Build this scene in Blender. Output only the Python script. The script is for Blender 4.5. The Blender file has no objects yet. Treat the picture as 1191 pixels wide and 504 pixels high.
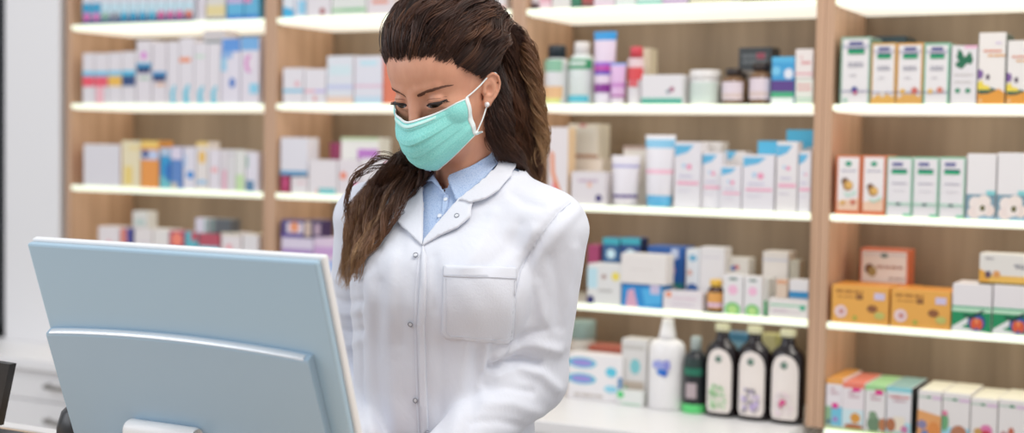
import bpy, bmesh, math, random
import numpy as np
from mathutils import Vector, Matrix
from mathutils.bvhtree import BVHTree
from mathutils.geometry import delaunay_2d_cdt
random.seed(7); rng = np.random.default_rng(7)
scn = bpy.context.scene; COL = scn.collection
# ---------------------------------------------------------------- camera
FPX = 1650.0
_yaw, _pit, _rol = math.radians(28.4), math.atan(80/FPX), math.radians(1.0)
D0 = np.array([-math.sin(_yaw), math.cos(_yaw), 0.]); R0 = np.array([math.cos(_yaw), math.sin(_yaw), 0.]); Z0 = np.array([0, 0, 1.])
CD = D0*math.cos(_pit) - Z0*math.sin(_pit); _u = D0*math.sin(_pit) + Z0*math.cos(_pit)
CR = R0*math.cos(_rol) + _u*math.sin(_rol); CU = -R0*math.sin(_rol) + _u*math.cos(_rol)
CP = np.array([0, 0, 1.42])
def ray(x, y): return CD + CR*(x-595.5)/FPX - CU*(y-252)/FPX
def atZ(x, y, z): return CP + ray(x, y)*z
def onY(x, y, Y): v = ray(x, y); return CP + v*(Y/v[1])
def pix(P):
    q = np.asarray(P) - CP; z = q@CD
    return 595.5 + FPX*(q@CR)/z, 252 - FPX*(q@CU)/z, z
cam = bpy.data.objects.new('camera', bpy.data.cameras.new('camera')); COL.objects.link(cam)
M = Matrix([[CR[i], CU[i], -CD[i], CP[i]] for i in range(3)] + [[0, 0, 0, 1]])
cam.matrix_world = M
cam.data.sensor_width = 36; cam.data.lens = FPX*36/1191; cam.data.clip_start = .05; cam.data.clip_end = 50
cam.data.dof.use_dof = True; cam.data.dof.focus_distance = 2.1; cam.data.dof.aperture_fstop = 2.1
scn.camera = cam
# ---------------------------------------------------------------- materials
def lin(c):
    if isinstance(c, str): c = [int(c[i:i+2], 16)/255 for i in (0, 2, 4)]
    return tuple((v/12.92 if v <= .04045 else ((v+.055)/1.055)**2.4) for v in c) + (1,)
_mats = {}
def mat(col, rough=.5, metal=0, emit=0, name=None, **kw):
    key = (col, rough, metal, emit, tuple(sorted(kw.items())))
    if key in _mats: return _mats[key]
    m = bpy.data.materials.new(name or 'paint_'+str(col)); m.use_nodes = True
    b = m.node_tree.nodes['Principled BSDF']
    b.inputs['Base Color'].default_value = lin(col); b.inputs['Roughness'].default_value = rough; b.inputs['Metallic'].default_value = metal
    if emit: b.inputs['Emission Color'].default_value = lin(col); b.inputs['Emission Strength'].default_value = emit
    for k, v in kw.items(): b.inputs[k.replace('_', ' ')].default_value = v
    _mats[key] = m; return m
def wood(name, c1, c2, sc=(28, 28, 1.2)):
    m = bpy.data.materials.new(name); m.use_nodes = True; nt = m.node_tree; b = nt.nodes['Principled BSDF']
    tc = nt.nodes.new('ShaderNodeTexCoord'); mp = nt.nodes.new('ShaderNodeMapping'); mp.inputs['Scale'].default_value = sc
    n1 = nt.nodes.new('ShaderNodeTexNoise'); n1.inputs['Scale'].default_value = 1; n1.inputs['Detail'].default_value = 5
    n2 = nt.nodes.new('ShaderNodeTexNoise'); n2.inputs['Scale'].default_value = 5; n2.inputs['Detail'].default_value = 3
    mx = nt.nodes.new('ShaderNodeMath'); mx.operation = 'MULTIPLY_ADD'; mx.inputs[1].default_value = .4
    cr = nt.nodes.new('ShaderNodeValToRGB'); cr.color_ramp.elements[0].position = .45; cr.color_ramp.elements[1].position = .85
    cr.color_ramp.elements[0].color = lin(c1); cr.color_ramp.elements[1].color = lin(c2)
    L = nt.links.new
    L(tc.outputs['Object'], mp.inputs[0]); L(mp.outputs[0], n1.inputs[0]); L(mp.outputs[0], n2.inputs[0])
    L(n2.outputs[0], mx.inputs[0]); L(n1.outputs[0], mx.inputs[2]); L(mx.outputs[0], cr.inputs[0]); L(cr.outputs[0], b.inputs['Base Color'])
    b.inputs['Roughness'].default_value = .5
    return m
# ---------------------------------------------------------------- mesh builder
class MB:
    def __init__(s): s.v = []; s.f = []; s.m = []; s.mats = []; s.sm = []
    def mi(s, m):
        if m not in s.mats: s.mats.append(m)
        return s.mats.index(m)
    def add(s, vs, fs, m, smooth=False):
        o = len(s.v); s.v += [tuple(map(float, p)) for p in vs]; k = s.mi(m)
        for f in fs: s.f.append([i+o for i in f]); s.m.append(k); s.sm.append(smooth)
    def box(s, x0, x1, y0, y1, z0, z1, m, bev=0):
        if bev <= 0:
            vs = [(x, y, z) for x in (x0, x1) for y in (y0, y1) for z in (z0, z1)]
            s.add(vs, [(0, 1, 3, 2), (4, 6, 7, 5), (0, 4, 5, 1), (2, 3, 7, 6), (0, 2, 6, 4), (1, 5, 7, 3)], m)
        else:
            bm = bmesh.new(); bmesh.ops.create_cube(bm, size=1)
            for v in bm.verts: v.co = Vector(((x0+x1)/2+v.co.x*(x1-x0), (y0+y1)/2+v.co.y*(y1-y0), (z0+z1)/2+v.co.z*(z1-z0)))
            bmesh.ops.bevel(bm, geom=list(bm.edges), offset=bev, segments=2, profile=.5, affect='EDGES')
            s.bm(bm, m)
    def bm(s, bm, m, smooth=False):
        bm.verts.ensure_lookup_table(); bm.verts.index_update()
        s.add([v.co for v in bm.verts], [[v.index for v in f.verts] for f in bm.faces], m, smooth); bm.free()
    def lathe(s, prof, m, n=28, c=(0, 0, 0), sx=1, sy=1, cap=True):
        vs = []; fs = []
        for r, z in prof:
            for k in range(n):
                a = 2*math.pi*k/n; vs.append((c[0]+r*sx*math.cos(a), c[1]+r*sy*math.sin(a), c[2]+z))
        for i in range(len(prof)-1):
            for k in range(n): fs.append((i*n+k, i*n+(k+1) % n, (i+1)*n+(k+1) % n, (i+1)*n+k))
        if cap: fs.append(tuple(range(n))[::-1]); fs.append(tuple((len(prof)-1)*n+k for k in range(n)))
        s.add(vs, fs, m, True)
    def tube(s, pts, r, m, n=8):
        pts = [np.array(p, float) for p in pts]; rs = r if hasattr(r, '__len__') else [r]*len(pts)
        vs = []; fs = []; up = np.array([.13, .31, .94])
        for i, p in enumerate(pts):
            t = pts[min(i+1, len(pts)-1)] - pts[max(i-1, 0)]; t = t/(np.linalg.norm(t)+1e-9)
            a = np.cross(t, up); a /= np.linalg.norm(a)+1e-9; b = np.cross(t, a)
            for k in range(n):
                w = 2*math.pi*k/n; vs.append(p + rs[i]*(a*math.cos(w)+b*math.sin(w)))
        for i in range(len(pts)-1):
            for k in range(n): fs.append((i*n+k, i*n+(k+1) % n, (i+1)*n+(k+1) % n, (i+1)*n+k))
        fs.append(tuple(range(n))); fs.append(tuple((len(pts)-1)*n+k for k in range(n))[::-1])
        s.add(vs, fs, m, True)
    def build(s, name, parent=None, loc=None, rz=0):
        me = bpy.data.meshes.new(name); me.from_pydata(s.v, [], s.f)
        for m in s.mats: me.materials.append(m)
        me.polygons.foreach_set('material_index', s.m); me.polygons.foreach_set('use_smooth', s.sm); me.update()
        o = bpy.data.objects.new(name, me); COL.objects.link(o)
        if parent: o.parent = parent
        if loc is not None: o.location = loc
        o.rotation_euler.z = rz
        return o
def tag(o, label=None, cat=None, group=None, kind=None):
    if label: o['label'] = label
    if cat: o['category'] = cat
    if group: o['group'] = group
    if kind: o['kind'] = kind
    return o
def empty(name, loc, label, cat, group=None, rz=0):
    o = bpy.data.objects.new(name, None); COL.objects.link(o); o.location = loc; o.rotation_euler.z = rz; o.empty_display_size = .05
    return tag(o, label, cat, group)
# ---------------------------------------------------------------- room shell
YF = 3.065; DEP = .26; YB = YF + DEP
SH = [1.993, 1.757, 1.527, 1.287, 1.049, .812]      # board tops, top to bottom
XU = [-3.16, -2.406, -1.648, -.887, -.126]           # centres of the uprights
M_wall = mat('e9e8e8', .6, name='white_wall_paint'); M_white = mat('efeeee', .4, name='white_lacquer')
M_floor = mat('c9c4bd', .35, name='floor_tile')
M_back = wood('grey_brown_oak_veneer', '7b6955', '9d8973', (9, 9, .7)); M_side = wood('tan_oak_veneer', 'b18d70', 'cda88b', (30, 30, .9))
M_strip = mat('eef6df', .4, emit=.62, name='lit_shelf_edge'); M_diff = mat('fffaec', .4, emit=.85, name='lit_diffuser')
M_board = mat('eef2e8', .3, name='frosted_board')
def struct(name, x0, x1, y0, y1, z0, z1, m):
    b = MB(); b.box(x0, x1, y0, y1, z0, z1, m); return tag(b.build(name), kind='structure')
struct('floor', -7, 3, -1.5, 4.2, -.05, 0, M_floor)
struct('wall_back', -7, 3, YB+.03, YB+.13, 0, 3.0, M_wall)
pz0 = .812
b = MB(); b.box(-3.41, XU[0]-.0225, YF-.005, YB+.029, .812, 3.0, M_wall, .002)
tag(b.build('wall_left'), kind='structure')
# shelving units
bays = ['far left bay', 'second bay', 'third bay', 'right-hand bay']
ulab = ['leftmost lit oak shelving unit beside the white wall pier', 'lit oak shelving unit behind the monitor and long front hair lock',
        'lit oak shelving unit directly right of the woman', 'rightmost lit oak shelving unit, cut by the frame edge']
for i in range(4):
    x0, x1 = XU[i], XU[i+1]; T = .02
    u = empty('shelving_unit', ((x0+x1)/2, YF, .812), ulab[i], 'shelf', 'lit oak shelving units along the wall')
    cx = (x0+x1)/2; hw = (x1-x0)/2 - .0005
    b = MB(); b.box(-hw, hw, DEP, DEP+.018, 0, 1.2, M_back); b.build('back_panel', u)
    for s in (-1, 1):
        b = MB(); a, c = sorted((s*hw, s*(hw-T))); b.box(a, c, 0, DEP, 0, 1.2, M_side, .0012); b.build('side_panel', u)
    for z in SH:
        if i != 3 and z == .812: continue
        zz = z-.812; w = hw-T
        b = MB(); b.box(-w+.001, w-.001, .012, DEP, zz-.0145, zz, M_board)
        s = b.build('shelf_board', u)
        b = MB(); b.box(-w+.001, w-.001, -.002, .012, zz-.0145, zz+.0003, M_strip, .003); b.build('light_strip', s)
        b = MB(); b.box(-w+.004, w-.004, .014, DEP-.004, zz-.0165, zz-.0146, M_diff); b.build('light_diffuser', s)
# counter and lower cabinets
YC = 2.80
b = MB(); b.box(-3.9, XU[3]-.03, YC, YB, .782, .812, M_white, .003); b.box(XU[3]-.03, .0, YC+.26, YB, .752, .79, M_white, .003)
tag(b.build('countertop'), 'long white countertop under the lit shelves carrying the dark bottles', 'countertop')
M_gap = mat('b9b6b2', .6); M_metal = mat('8f8b86', .3, .8, name='brushed_handle')
xs = [-3.72, -3.165, -2.407, -1.649, -.917]
cl = ['white drawer cabinet below the white wall pier at left', 'white drawer cabinet under the far left bay behind the monitor', 'white drawer cabinet under the second bay behind the woman', 'white drawer cabinet under the row of dark bottles']
for i in range(4):
    w = xs[i+1]-xs[i]-.003; c = empty('drawer_cabinet', ((xs[i]+xs[i+1])/2, YC+.02, 0), cl[i], 'cabinet', 'white drawer cabinets')
    b = MB(); b.box(-w/2, w/2, .02, .48, .08, .781, M_white); b.box(-w/2, w/2, .05, .48, 0, .08, M_gap); b.build('carcass', c)
    for z0, z1 in ((.695, .778), (.59, .692), (.40, .587), (.085, .397)):
        d = MB(); d.box(-w/2+.002, w/2-.002, 0, .02, z0, z1, M_white, .002); dr = d.build('drawer', c)
        h = MB(); zc = (z0+z1)/2+.005; cxh = -.13 if i == 1 else 0
        h.tube([(cxh-.05, -.003, zc), (cxh-.05, -.022, zc), (cxh-.04, -.028, zc), (cxh+.04, -.028, zc), (cxh+.05, -.022, zc), (cxh+.05, -.003, zc)], .006, M_metal); h.build('handle', dr)
c = empty('drawer_cabinet', (-.51, YC+.28, 0), 'white cabinet carrying the shelf end of the right-hand bay', 'cabinet', 'white drawer cabinets')
b = MB(); b.box(-.385, .385, .0, .24, .0, .7515, M_white, .002); b.build('carcass', c)
b = MB(); b.box(-.375, .375, -.018, -.0005, .1, .74, M_white, .002); b.build('door', c)
# dark showcase left of the pier
M_dk = mat('1d2026', .35); M_shelfdk = mat('3a3d44', .4)
sc = empty('display_case', (-3.68, YF, .812), 'black display case at the left edge beyond the white pier', 'cabinet')
b = MB(); b.box(-.26, .26, .24, .25, 0, 1.5, M_dk); b.box(-.26, -.24, 0, .25, 0, 1.5, M_dk); b.box(.24, .262, 0, .25, 0, 1.5, M_dk); b.box(-.26, .26, 0, .25, 1.48, 1.5, M_dk); b.box(-.26, .26, 0, .25, 0, .04, M_dk); b.build('carcass', sc)
for z in (.33, .62, .9, 1.18):
    b = MB(); b.box(-.24, .24, .01, .24, z, z+.012, M_shelfdk); b.build('glass_shelf', sc)
# ---------------------------------------------------------------- products
G = .0005
def poly(b, pts, y, m):
    n = len(pts); b.add([(x, y, z) for x, z in pts], [tuple(range(n))], m)
def patches(b, w, h, ps, ys=0.):
    k = 0
    for p in ps:
        k += 1; y = ys - G*k*.5; t = p[0]; U = lambda u: max(-.5, min(.5, u-.5))*w; V = lambda v: max(0., min(1., 1-v))*h
        if t == 'r': poly(b, [(U(p[1]), V(p[4])), (U(p[3]), V(p[4])), (U(p[3]), V(p[2])), (U(p[1]), V(p[2]))], y, mat(p[5]))
        elif t == 'd':
            r = p[3]*w; poly(b, [(max(-w/2, min(w/2, U(p[1])+r*math.cos(a*math.pi/9))), max(.0005, min(h, V(p[2])+r*(p[5] if len(p) > 5 else 1)*math.sin(a*math.pi/9)))) for a in range(18)], y, mat(p[4]))
        elif t == 'p': poly(b, [(U(u), V(v)) for u, v in p[1]], y, mat(p[2]))
        elif t == 'l':
            u0, v0, u1, v1, n, c = p[1:7]; R = random.Random(int(u0*100+v0*1000+n))
            for j in range(n):
                vv = v0+(v1-v0)*(j+.5)/n; hh = (v1-v0)/n*.3; x = u0 + R.random()*.04
                while x < u1-.03:
                    x2 = min(u1, x+.05+R.random()*.14); poly(b, [(U(x), V(vv+hh)), (U(x2), V(vv+hh)), (U(x2), V(vv-hh)), (U(x), V(vv-hh))], y, mat(c)); x = x2+.025
                    if R.random() < .1: break
def carton(name, w, h, d, base, ps, top=None, side=None):
    b = MB(); e = min(.0012, w*.05); b.box(-w/2, w/2, 0, d, 0, h, mat(base, .45), e)
    if top: b.box(-w/2+e, w/2-e, e, d-e, h-.0002, h+.0004, mat(top, .45))
    else: b.box(-w/2+.004, w/2-.004, d*.55, d*.55+.0006, h-.0001, h+.0003, mat('b8b4ae', .6))   # lid slit
    if side: b.box(w/2-.0002, w/2+.0004, e, d-e, e, h-e, mat(side, .45)); b.box(-w/2-.0004, -w/2+.0002, e, d-e, e, h-e, mat(side, .45))
    patches(b, w, h, ps)
    return b.build(name)
def arc_label(b, prof_r, z0, z1, a, m, off=.0006, n=14, sy=1, arch=False, cy=0.):
    vs = []; fs = []; rows = 26
    for j in range(rows+1):
        t = j/rows; 
        for k in range(n+1):
            u = k/n*2-1; zz = z0+(z1-z0)*t
            if arch and t > .7: aa = a*math.sqrt(max(0, 1-((t-.7)/.3)**2))
            elif arch and t < .08: aa = a*(.8+.2*t/.08)
            else: aa = a
            an = -math.pi/2 + u*aa; vs.append((prof_r*math.cos(an)+off*math.cos(an), cy+(prof_r*sy+off)*math.sin(an), zz))
    for j in range(rows):
        for k in range(n): q = j*(n+1)+k; fs.append((q, q+1, q+n+2, q+n+1))
    b.add(vs, fs, m, True)
def bottle(name, w, h, kind):
    """returns root empty-like mesh (body) parented parts; origin at base, front at y=0"""
    root = bpy.data.objects.new(name, None); COL.objects.link(root); r = w/2; c = (0, r, 0); root.empty_display_size = .05
    if kind[0] == 'black':          # flat-shouldered dark bottle with arched label
        sy = .62; cc = (0, r*sy+.004, 0); bm_ = mat('1b1213', .12, name='dark_glass')
        b = MB(); b.lathe([(r*.9, 0), (r, h*.015), (r, h*.67), (r*.97, h*.72), (r*.86, h*.765), (r*.62, h*.805), (r*.44, h*.84), (r*.4, h*.87), (r*.4, h*.93), (r*.3, h*.93)], bm_, 36, cc, 1, sy); b.build('glass_body', root)
        b = MB(); b.lathe([(r*.46, h*.925), (r*.47, h*.93), (r*.47, h*.99), (r*.44, h)], mat('d6d3ae', .35), 28, cc, 1, sy*1.2); b.build('cap', root)
        b = MB(); arc_label(b, r, h*.05, h*.745, .86, mat('ece3dc', .5), sy=sy, arch=True, cy=cc[1]); L = b.build('paper_label', root)
        b = MB(); yy = cc[1]-r*sy-.002
        def el(cx, cz, rx, rz, col): poly(b, [(cx+rx*math.cos(a*math.pi/8), cz+rz*math.sin(a*math.pi/8)) for a in range(16)], yy-G*len(b.f)*.2, mat(col))
        el(0, h*.63, r*.2, r*.2, '2f5a4c'); el(r*.07, h*.635, r*.09, r*.1, '9db7a6'); b.build('emblem', L); b = MB()
        R = random.Random(3)
        for q in range(40):
            px, pz = (R.random()-.5)*r*1.0, h*(.1+.24*R.random())
            el(px, pz, r*(.05+.08*R.random()), r*(.04+.1*R.random()), R.choice(kind[1]))
        if kind[2]: 
            el(0, h*.24, r*.2, r*.15, kind[2]); el(-r*.12, h*.21, r*.1, r*.16, kind[2])
        b.build('label_picture', L)
    elif kind[0] == 'amber':
        b = MB(); b.lathe([(r*.9, 0), (r, h*.03), (r, h*.62), (r*.9, h*.72), (r*.6, h*.78), (r*.55, h*.84)], mat(kind[1], .15), 28, c); b.build('glass_body', root)
        b = MB(); b.lathe([(r*.72, h*.8), (r*.75, h*.81), (r*.75, h*.98), (r*.7, h)], mat(kind[2], .4), 28, c); b.build('cap', root)
        b = MB(); arc_label(b, r, h*.12, h*.62, 1.25, mat(kind[3], .5), cy=r); arc_label(b, r, h*.18, h*.3, 1.2, mat(kind[4], .5), .001, cy=r); b.build('paper_label', root)
    elif kind[0] == 'round':        # plastic bottle: body colour, cap colour, label bands [(z0,z1,col)]
        b = MB(); b.lathe([(r*.92, 0), (r, h*.02), (r, h*.66), (r*.93, h*.74), (r*.6, h*.8), (r*.5, h*.82)], mat(kind[1], .3), 28, c); b.build('plastic_body', root)
        b = MB(); b.lathe([(r*kind[3], h*.78), (r*kind[3], h*.97), (r*kind[3]*.9, h)], mat(kind[2], .35), 28, c); b.build('cap', root)
        for z0, z1, col, a in kind[4]:
            b = MB(); arc_label(b, r, h*z0, h*z1, a, mat(col, .5), .0006+.0004*kind[4].index((z0, z1, col, a)), cy=r); b.build('label', root)
    elif kind[0] == 'squeeze':      # white squeeze bottle with long nozzle
        b = MB(); b.lathe([(r*.9, 0), (r, h*.02), (r*.97, h*.6), (r*.95, h*.7), (r*.8, h*.745), (r*.5, h*.775)], mat('eeecec', .3), 32, c, 1, .75); b.build('plastic_body', root)
        b = MB(); b.lathe([(r*.48, h*.77), (r*.42, h*.84), (r*.3, h*.97), (r*.28, h)], mat('f1efef', .3), 24, c, 1, .9); b.build('nozzle', root)
        b = MB(); yy = r*.25-.0015
        for cx, cz, rx, rz, col in ((-.15, .5, .35, .05, '9ba3dc'), (.3, .5, .2, .06, '8b8fd0'), (.05, .42, .3, .035, '2c7bcf'), (.18, .405, .2, .03, '1f5fc0')):
            poly(b, [(r*(cx+rx*math.cos(a*math.pi/8)), h*(cz+rz*math.sin(a*math.pi/8))) for a in range(16)], yy-G*len(b.f), mat(col))
        b.build('printed_logo', root)
    elif kind[0] == 'jar':
        b = MB(); b.lathe([(r*.92, 0), (r, h*.03), (r, h*.68), (r*.93, h*.74)], mat(kind[1], .3), 32, c); b.build('jar_body', root)
        b = MB(); b.lathe([(r*1.0, h*.745), (r*1.02, h*.76), (r*1.02, h*.97), (r*.97, h)], mat(kind[2], .35), 32, c); b.build('lid', root)
        b = MB(); arc_label(b, r, h*.08, h*.64, 1.3, mat(kind[3], .5), cy=r); b.build('paper_label', root)
    return root
def tube_item(name, w, h, col, capcol, bands, d=.03):
    """cosmetic tube standing on its cap: round at the cap, flat crimped top; bands in v from top"""
    root = bpy.data.objects.new(name, None); COL.objects.link(root); root.empty_display_size = .05
    n = 24; rows = 14; h0 = h*.16
    def ring(t):   # t 0 bottom ..1 top
        z = h0+(h-h0)*t; rx = w/2*(.82+.18*t); ry = d/2*(1-t**1.6)*.95+.0012; return z, rx, ry
    b = MB(); vs = []; fs = []; ms = []
    for j in range(rows+1):
        z, rx, ry = ring(j/rows)
        for k in range(n): a = 2*math.pi*k/n; vs.append((rx*math.cos(a), d/2+ry*math.sin(a), z))
    for j in range(rows):
        v = 1-((j+.5)/rows*(h-h0)+h0)/h; cc = col
        for v0, v1, c2 in bands:
            if v0 <= v < v1: cc = c2
        b.add([], [], mat(cc, .35)); 
        for k in range(n): b.f.append((j*n+k, j*n+(k+1) % n, (j+1)*n+(k+1) % n, (j+1)*n+k)); b.m.append(b.mi(mat(cc, .35))); b.sm.append(True)
    b.v = [tuple(p) for p in vs]; b.f.append(tuple(rows*n+k for k in range(n))); b.m.append(0); b.sm.append(False)
    b.build('tube_body', root)
    b = MB(); b.lathe([(w*.36, 0), (w*.39, h*.01), (w*.4, h*.155), (w*.3, h*.162)], mat(capcol, .35), n, (0, d/2, 0), 1, min(1, d/w/.8)); b.build('cap', root)
    return root
SHN = ['topmost', 'top', 'second', 'third', 'fourth', 'bottom']
ORD = ['first', 'second', 'third', 'fourth', 'fifth', 'sixth', 'seventh', 'eighth', 'ninth', 'tenth', 'eleventh', 'twelfth', 'thirteenth', 'fourteenth', 'fifteenth', 'sixteenth', 'seventeenth', 'eighteenth', 'nineteenth', 'twentieth']
items = []
def P(bay, sh, x0, x1, yt, kind, look, *a, off=.004, on=None, d=None, name=None, yb=None, rz=0):
    """one product: pixel extent in the photo -> world position on shelf sh, front plane YF+off"""
    Y = YF+off; base = SH[sh]+.0008
    if on is not None: base = items[on]['top']+.0008
    A = onY(x0, 130, Y)[0]; B = onY(x1, 130, Y)[0]
    # refine X at the item's own height
    ym = pix((0.5*(A+B), Y, base+.05))[1]; A = onY(x0, ym, Y)[0]; B = onY(x1, ym, Y)[0]
    xc = (A+B)/2; w = B-A-.0012; h = onY((x0+x1)/2, yt, Y)[2]-base
    if on is not None: h = max(h, .015)
    maxh = SH[sh-1]-.024-base
    if yt > 3: h = min(h, maxh)
    else: h = min(max(h, .02), maxh)
    W = w
    if kind == 'c':
        base_col, ps = a[0], a[1]; kw = a[2] if len(a) > 2 else {}
        dd = d or min(max(w*.8, .035), .1); o = carton(name or 'carton', w, h, dd, base_col, ps, **kw); cat = 'box'
    elif kind == 't':
        dd = min(w*.8, .045); o = tube_item(name or 'cosmetic_tube', w, h, a[0], a[1], a[2], dd); cat = 'tube'
    elif kind == 'b':
        dd = w; o = bottle(name or 'bottle', w, h, a[0]); cat = 'jar' if a[0][0] == 'jar' else 'bottle'
    o.location = (xc, Y, base); o.rotation_euler.z = rz
    o['category'] = cat
    items.append(dict(o=o, bay=bay, sh=sh, x=xc, top=base+h, look=look, off=off, on=on))
    return len(items)-1
W_ = 'e6e3e3'
# ---- right-hand bay, second shelf
def herbal(edge, dots, bottom):
    ps = [('r', 0, 0, .06, 1, edge), ('r', .94, 0, 1, 1, edge), ('r', 0, 0, 1, .03, edge), ('r', .06, .12, .94, .135, 'a9a8c4'), ('r', .06, .155, .94, .165, 'a9a8c4'),
          ('r', .28, .07, .74, .13, '5d5f8f'), ('r', .24, .17, .8, .2, '274b63'), ('r', .24, .195, .8, .255, '1f9a67'), ('l', .25, .37, .78, .45, 2, 'a8a7b2'), ('l', .3, .55, .7, .59, 1, 'b9b5ba'), ('r', 0, .8, 1, .815, '8583a6')]
    if bottom: ps += [('p', [(0, 1), (0, .93), (.3, .84), (.7, .84), (1, .9), (1, 1)], bottom)]
    return ps + dots
P(3, 2, 977, 1012, 43, 'c', 'tall white carton with green logo bar and green edges', W_, herbal('8fb39c', [('d', .5, .79, .11, '33448e'), ('d', .53, .83, .07, 'c25c7a'), ('d', .2, .94, .07, '9cc9b2')], None), {'side': '5f7f6c'}, d=.1)
P(3, 2, 1013, 1041.5, 50, 'c', 'white carton with green logo bar and amber edges and base', W_, herbal('dcae62', [('d', .5, .84, .12, 'd9d2cb')], 'e0ad55'), {'side': 'd9a95a'}, d=.1)
P(3, 2, 1042.5, 1073, 50, 'c', 'amber-edged white carton with green logo bar and two fruit pictures', W_, herbal('e0a755', [('d', .25, .79, .1, 'e2b24f'), ('d', .72, .78, .13, 'c96a5d')], 'dca858'), {'side': 'd9a95a'}, d=.1)
P(3, 2, 1074, 1104, 50, 'c', 'green-edged white carton with green logo bar and fruit pictures', W_, herbal('7fc3a2', [('d', .28, .79, .1, 'e0b862'), ('d', .66, .77, .12, 'cf7d68')], None), {'side': '6fae92'}, d=.1)
ivy = [(.2, .2), (.27, .05), (.4, .1), (.5, .2), (.62, .16), (.7, .1), (.78, .15), (.85, .25), (.76, .33), (.62, .3), (.55, .34), (.42, .4), (.2, .36), (.15, .3), (.3, .27)]
P(3, 2, 1105.5, 1136, 53, 'c', 'white carton with dark green ivy leaf', 'e2dfe0', [('r', .5, 0, 1, .05, 'eab5cf'), ('p', ivy, '1f6b4c'), ('d', .28, .77, .1, '2b8a63'), ('d', .68, .77, .1, '2b8a63'), ('l', .1, .48, .85, .52, 1, 'c5bfbb'), ('l', .15, .6, .8, .64, 1, 'cbc7c2')], d=.1)
flo = [('p', [(0, .84), (.45, .83), (.8, .78), (1, .84), (1, 1), (0, 1)], 'e09a3c'), ('p', [(0, .82), (.12, .73), (.6, .78), (.72, .8), (.4, .85), (.1, .86)], '24564a'), ('p', [(0, .8), (0, .7), (.15, .66), (.22, .73), (.4, .74), (.5, .8)], 'e8d24e'), ('d', .06, .58, .14, '7d5c98', 1.3), ('d', .37, .62, .07, '4c3a52', 1.6), ('l', .15, .23, .85, .28, 1, 'dd8f72'), ('l', .35, .3, .98, .34, 1, 'e3a452'), ('l', .6, .13, .85, .16, 1, 'c9b5de'), ('d', .12, .95, .06, 'e6c79a')]
P(3, 2, 1137, 1169, 38, 'c', 'tallest white carton with yellow flower and orange base', 'eae5e0', flo, {'side': '4d5f57'}, d=.1)
P(3, 2, 1170.5, 1202, 47, 'c', 'white carton with yellow flower at the right frame edge', 'e8e4e0', flo, d=.1)
P(3, 2, 1014, 1052, 42, 'c', 'dark carton lying behind the amber-edged cartons', '2c4046', [], off=.11, d=.1)
# ---- third shelf
def orangeb(v, r, ex): return [('r', .09, .03, .92, .85, 'ece7e6'), ('p', [(.09, .78), (.92, .72), (.92, .93), (.09, .93)], 'ecc9ae'), ('r', 0, .93, 1, 1, 'd9764a'), ('d', .5, .14, .13, '2c9a78', .8), ('l', .2, .24, .8, .28, 1, 'a6a3b6'), ('d', .38, v-.04, r, '7a5a46'), ('d', .5, v+.03, r*1.35, 'ad7f45'), ('d', .55, v+.02, r, 'e0b262'), ('p', [(.3, v+.15), (.6, v+.18), (.85, v+.1), (.8, v+.17), (.5, v+.22)], 'b5dfcc')] + ex
P(3, 3, 971.5, 1001, 181, 'c', 'orange-edged white carton with round seed picture and two dots', 'd97a4e', orangeb(.48, .15, [('d', .3, .8, .1, 'dfae5e'), ('d', .72, .79, .1, 'cb6d55')]), d=.1)
P(3, 3, 1001.5, 1030, 181, 'c', 'orange-edged white carton with a single round seed picture', 'd97a4e', orangeb(.57, .15, []), d=.1)
grn = [('r', 0, 0, 1, .025, '7ccfa5'), ('r', .96, 0, 1, 1, '7ccfa5'), ('r', 0, 0, .03, 1, '9bd8bb'), ('r', .2, .09, .62, .15, '6a6c9c'), ('r', .18, .2, .8, .235, '1f5c63'), ('r', .18, .235, .8, .28, '25b077'), ('l', .2, .42, .8, .46, 1, 'b6b3c0'), ('l', .25, .56, .75, .58, 1, 'c9c6cc'), ('r', 0, .77, 1, .785, '8fd0b0'), ('r', 0, .81, 1, .82, 'a3d8be'), ('d', .48, .79, .1, '32545c', .5), ('r', .7, .95, 1, 1, '7fcfa8')]
for x0, x1, n in ((1031, 1060.5, 'beside the orange pair'), (1061.5, 1091, 'middle of three'), (1092, 1122, 'beside the cotton-flower cartons')):
    P(3, 3, x0, x1, 183, 'c', 'green-lined white carton, '+n, 'e7e4e6', grn, d=.1)
cot = [('r', 0, .62, 1, 1, '7f9fae'), ('r', 0, .95, 1, 1, '9cc0d4'), ('d', .32, .76, .22, 'efe4de', 1.1), ('d', .62, .73, .24, 'f0e4dc', 1), ('d', .8, .86, .2, 'ecdcd4', 1.1), ('d', .3, .9, .24, 'eddfd9', .9), ('d', .55, .86, .2, 'f2e8e2', 1), ('d', .58, .83, .09, '5c5a26', 1.2), ('r', .7, .56, 1, .63, '86cfd2')]
P(3, 3, 1123.5, 1158, 179, 'c', 'white carton with cotton flower beside the green-lined trio', 'e9e6e6', cot, d=.1)
P(3, 3, 1159, 1195, 178, 'c', 'white carton with cotton flower at the right frame edge', 'e9e6e6', cot, d=.1)
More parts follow.
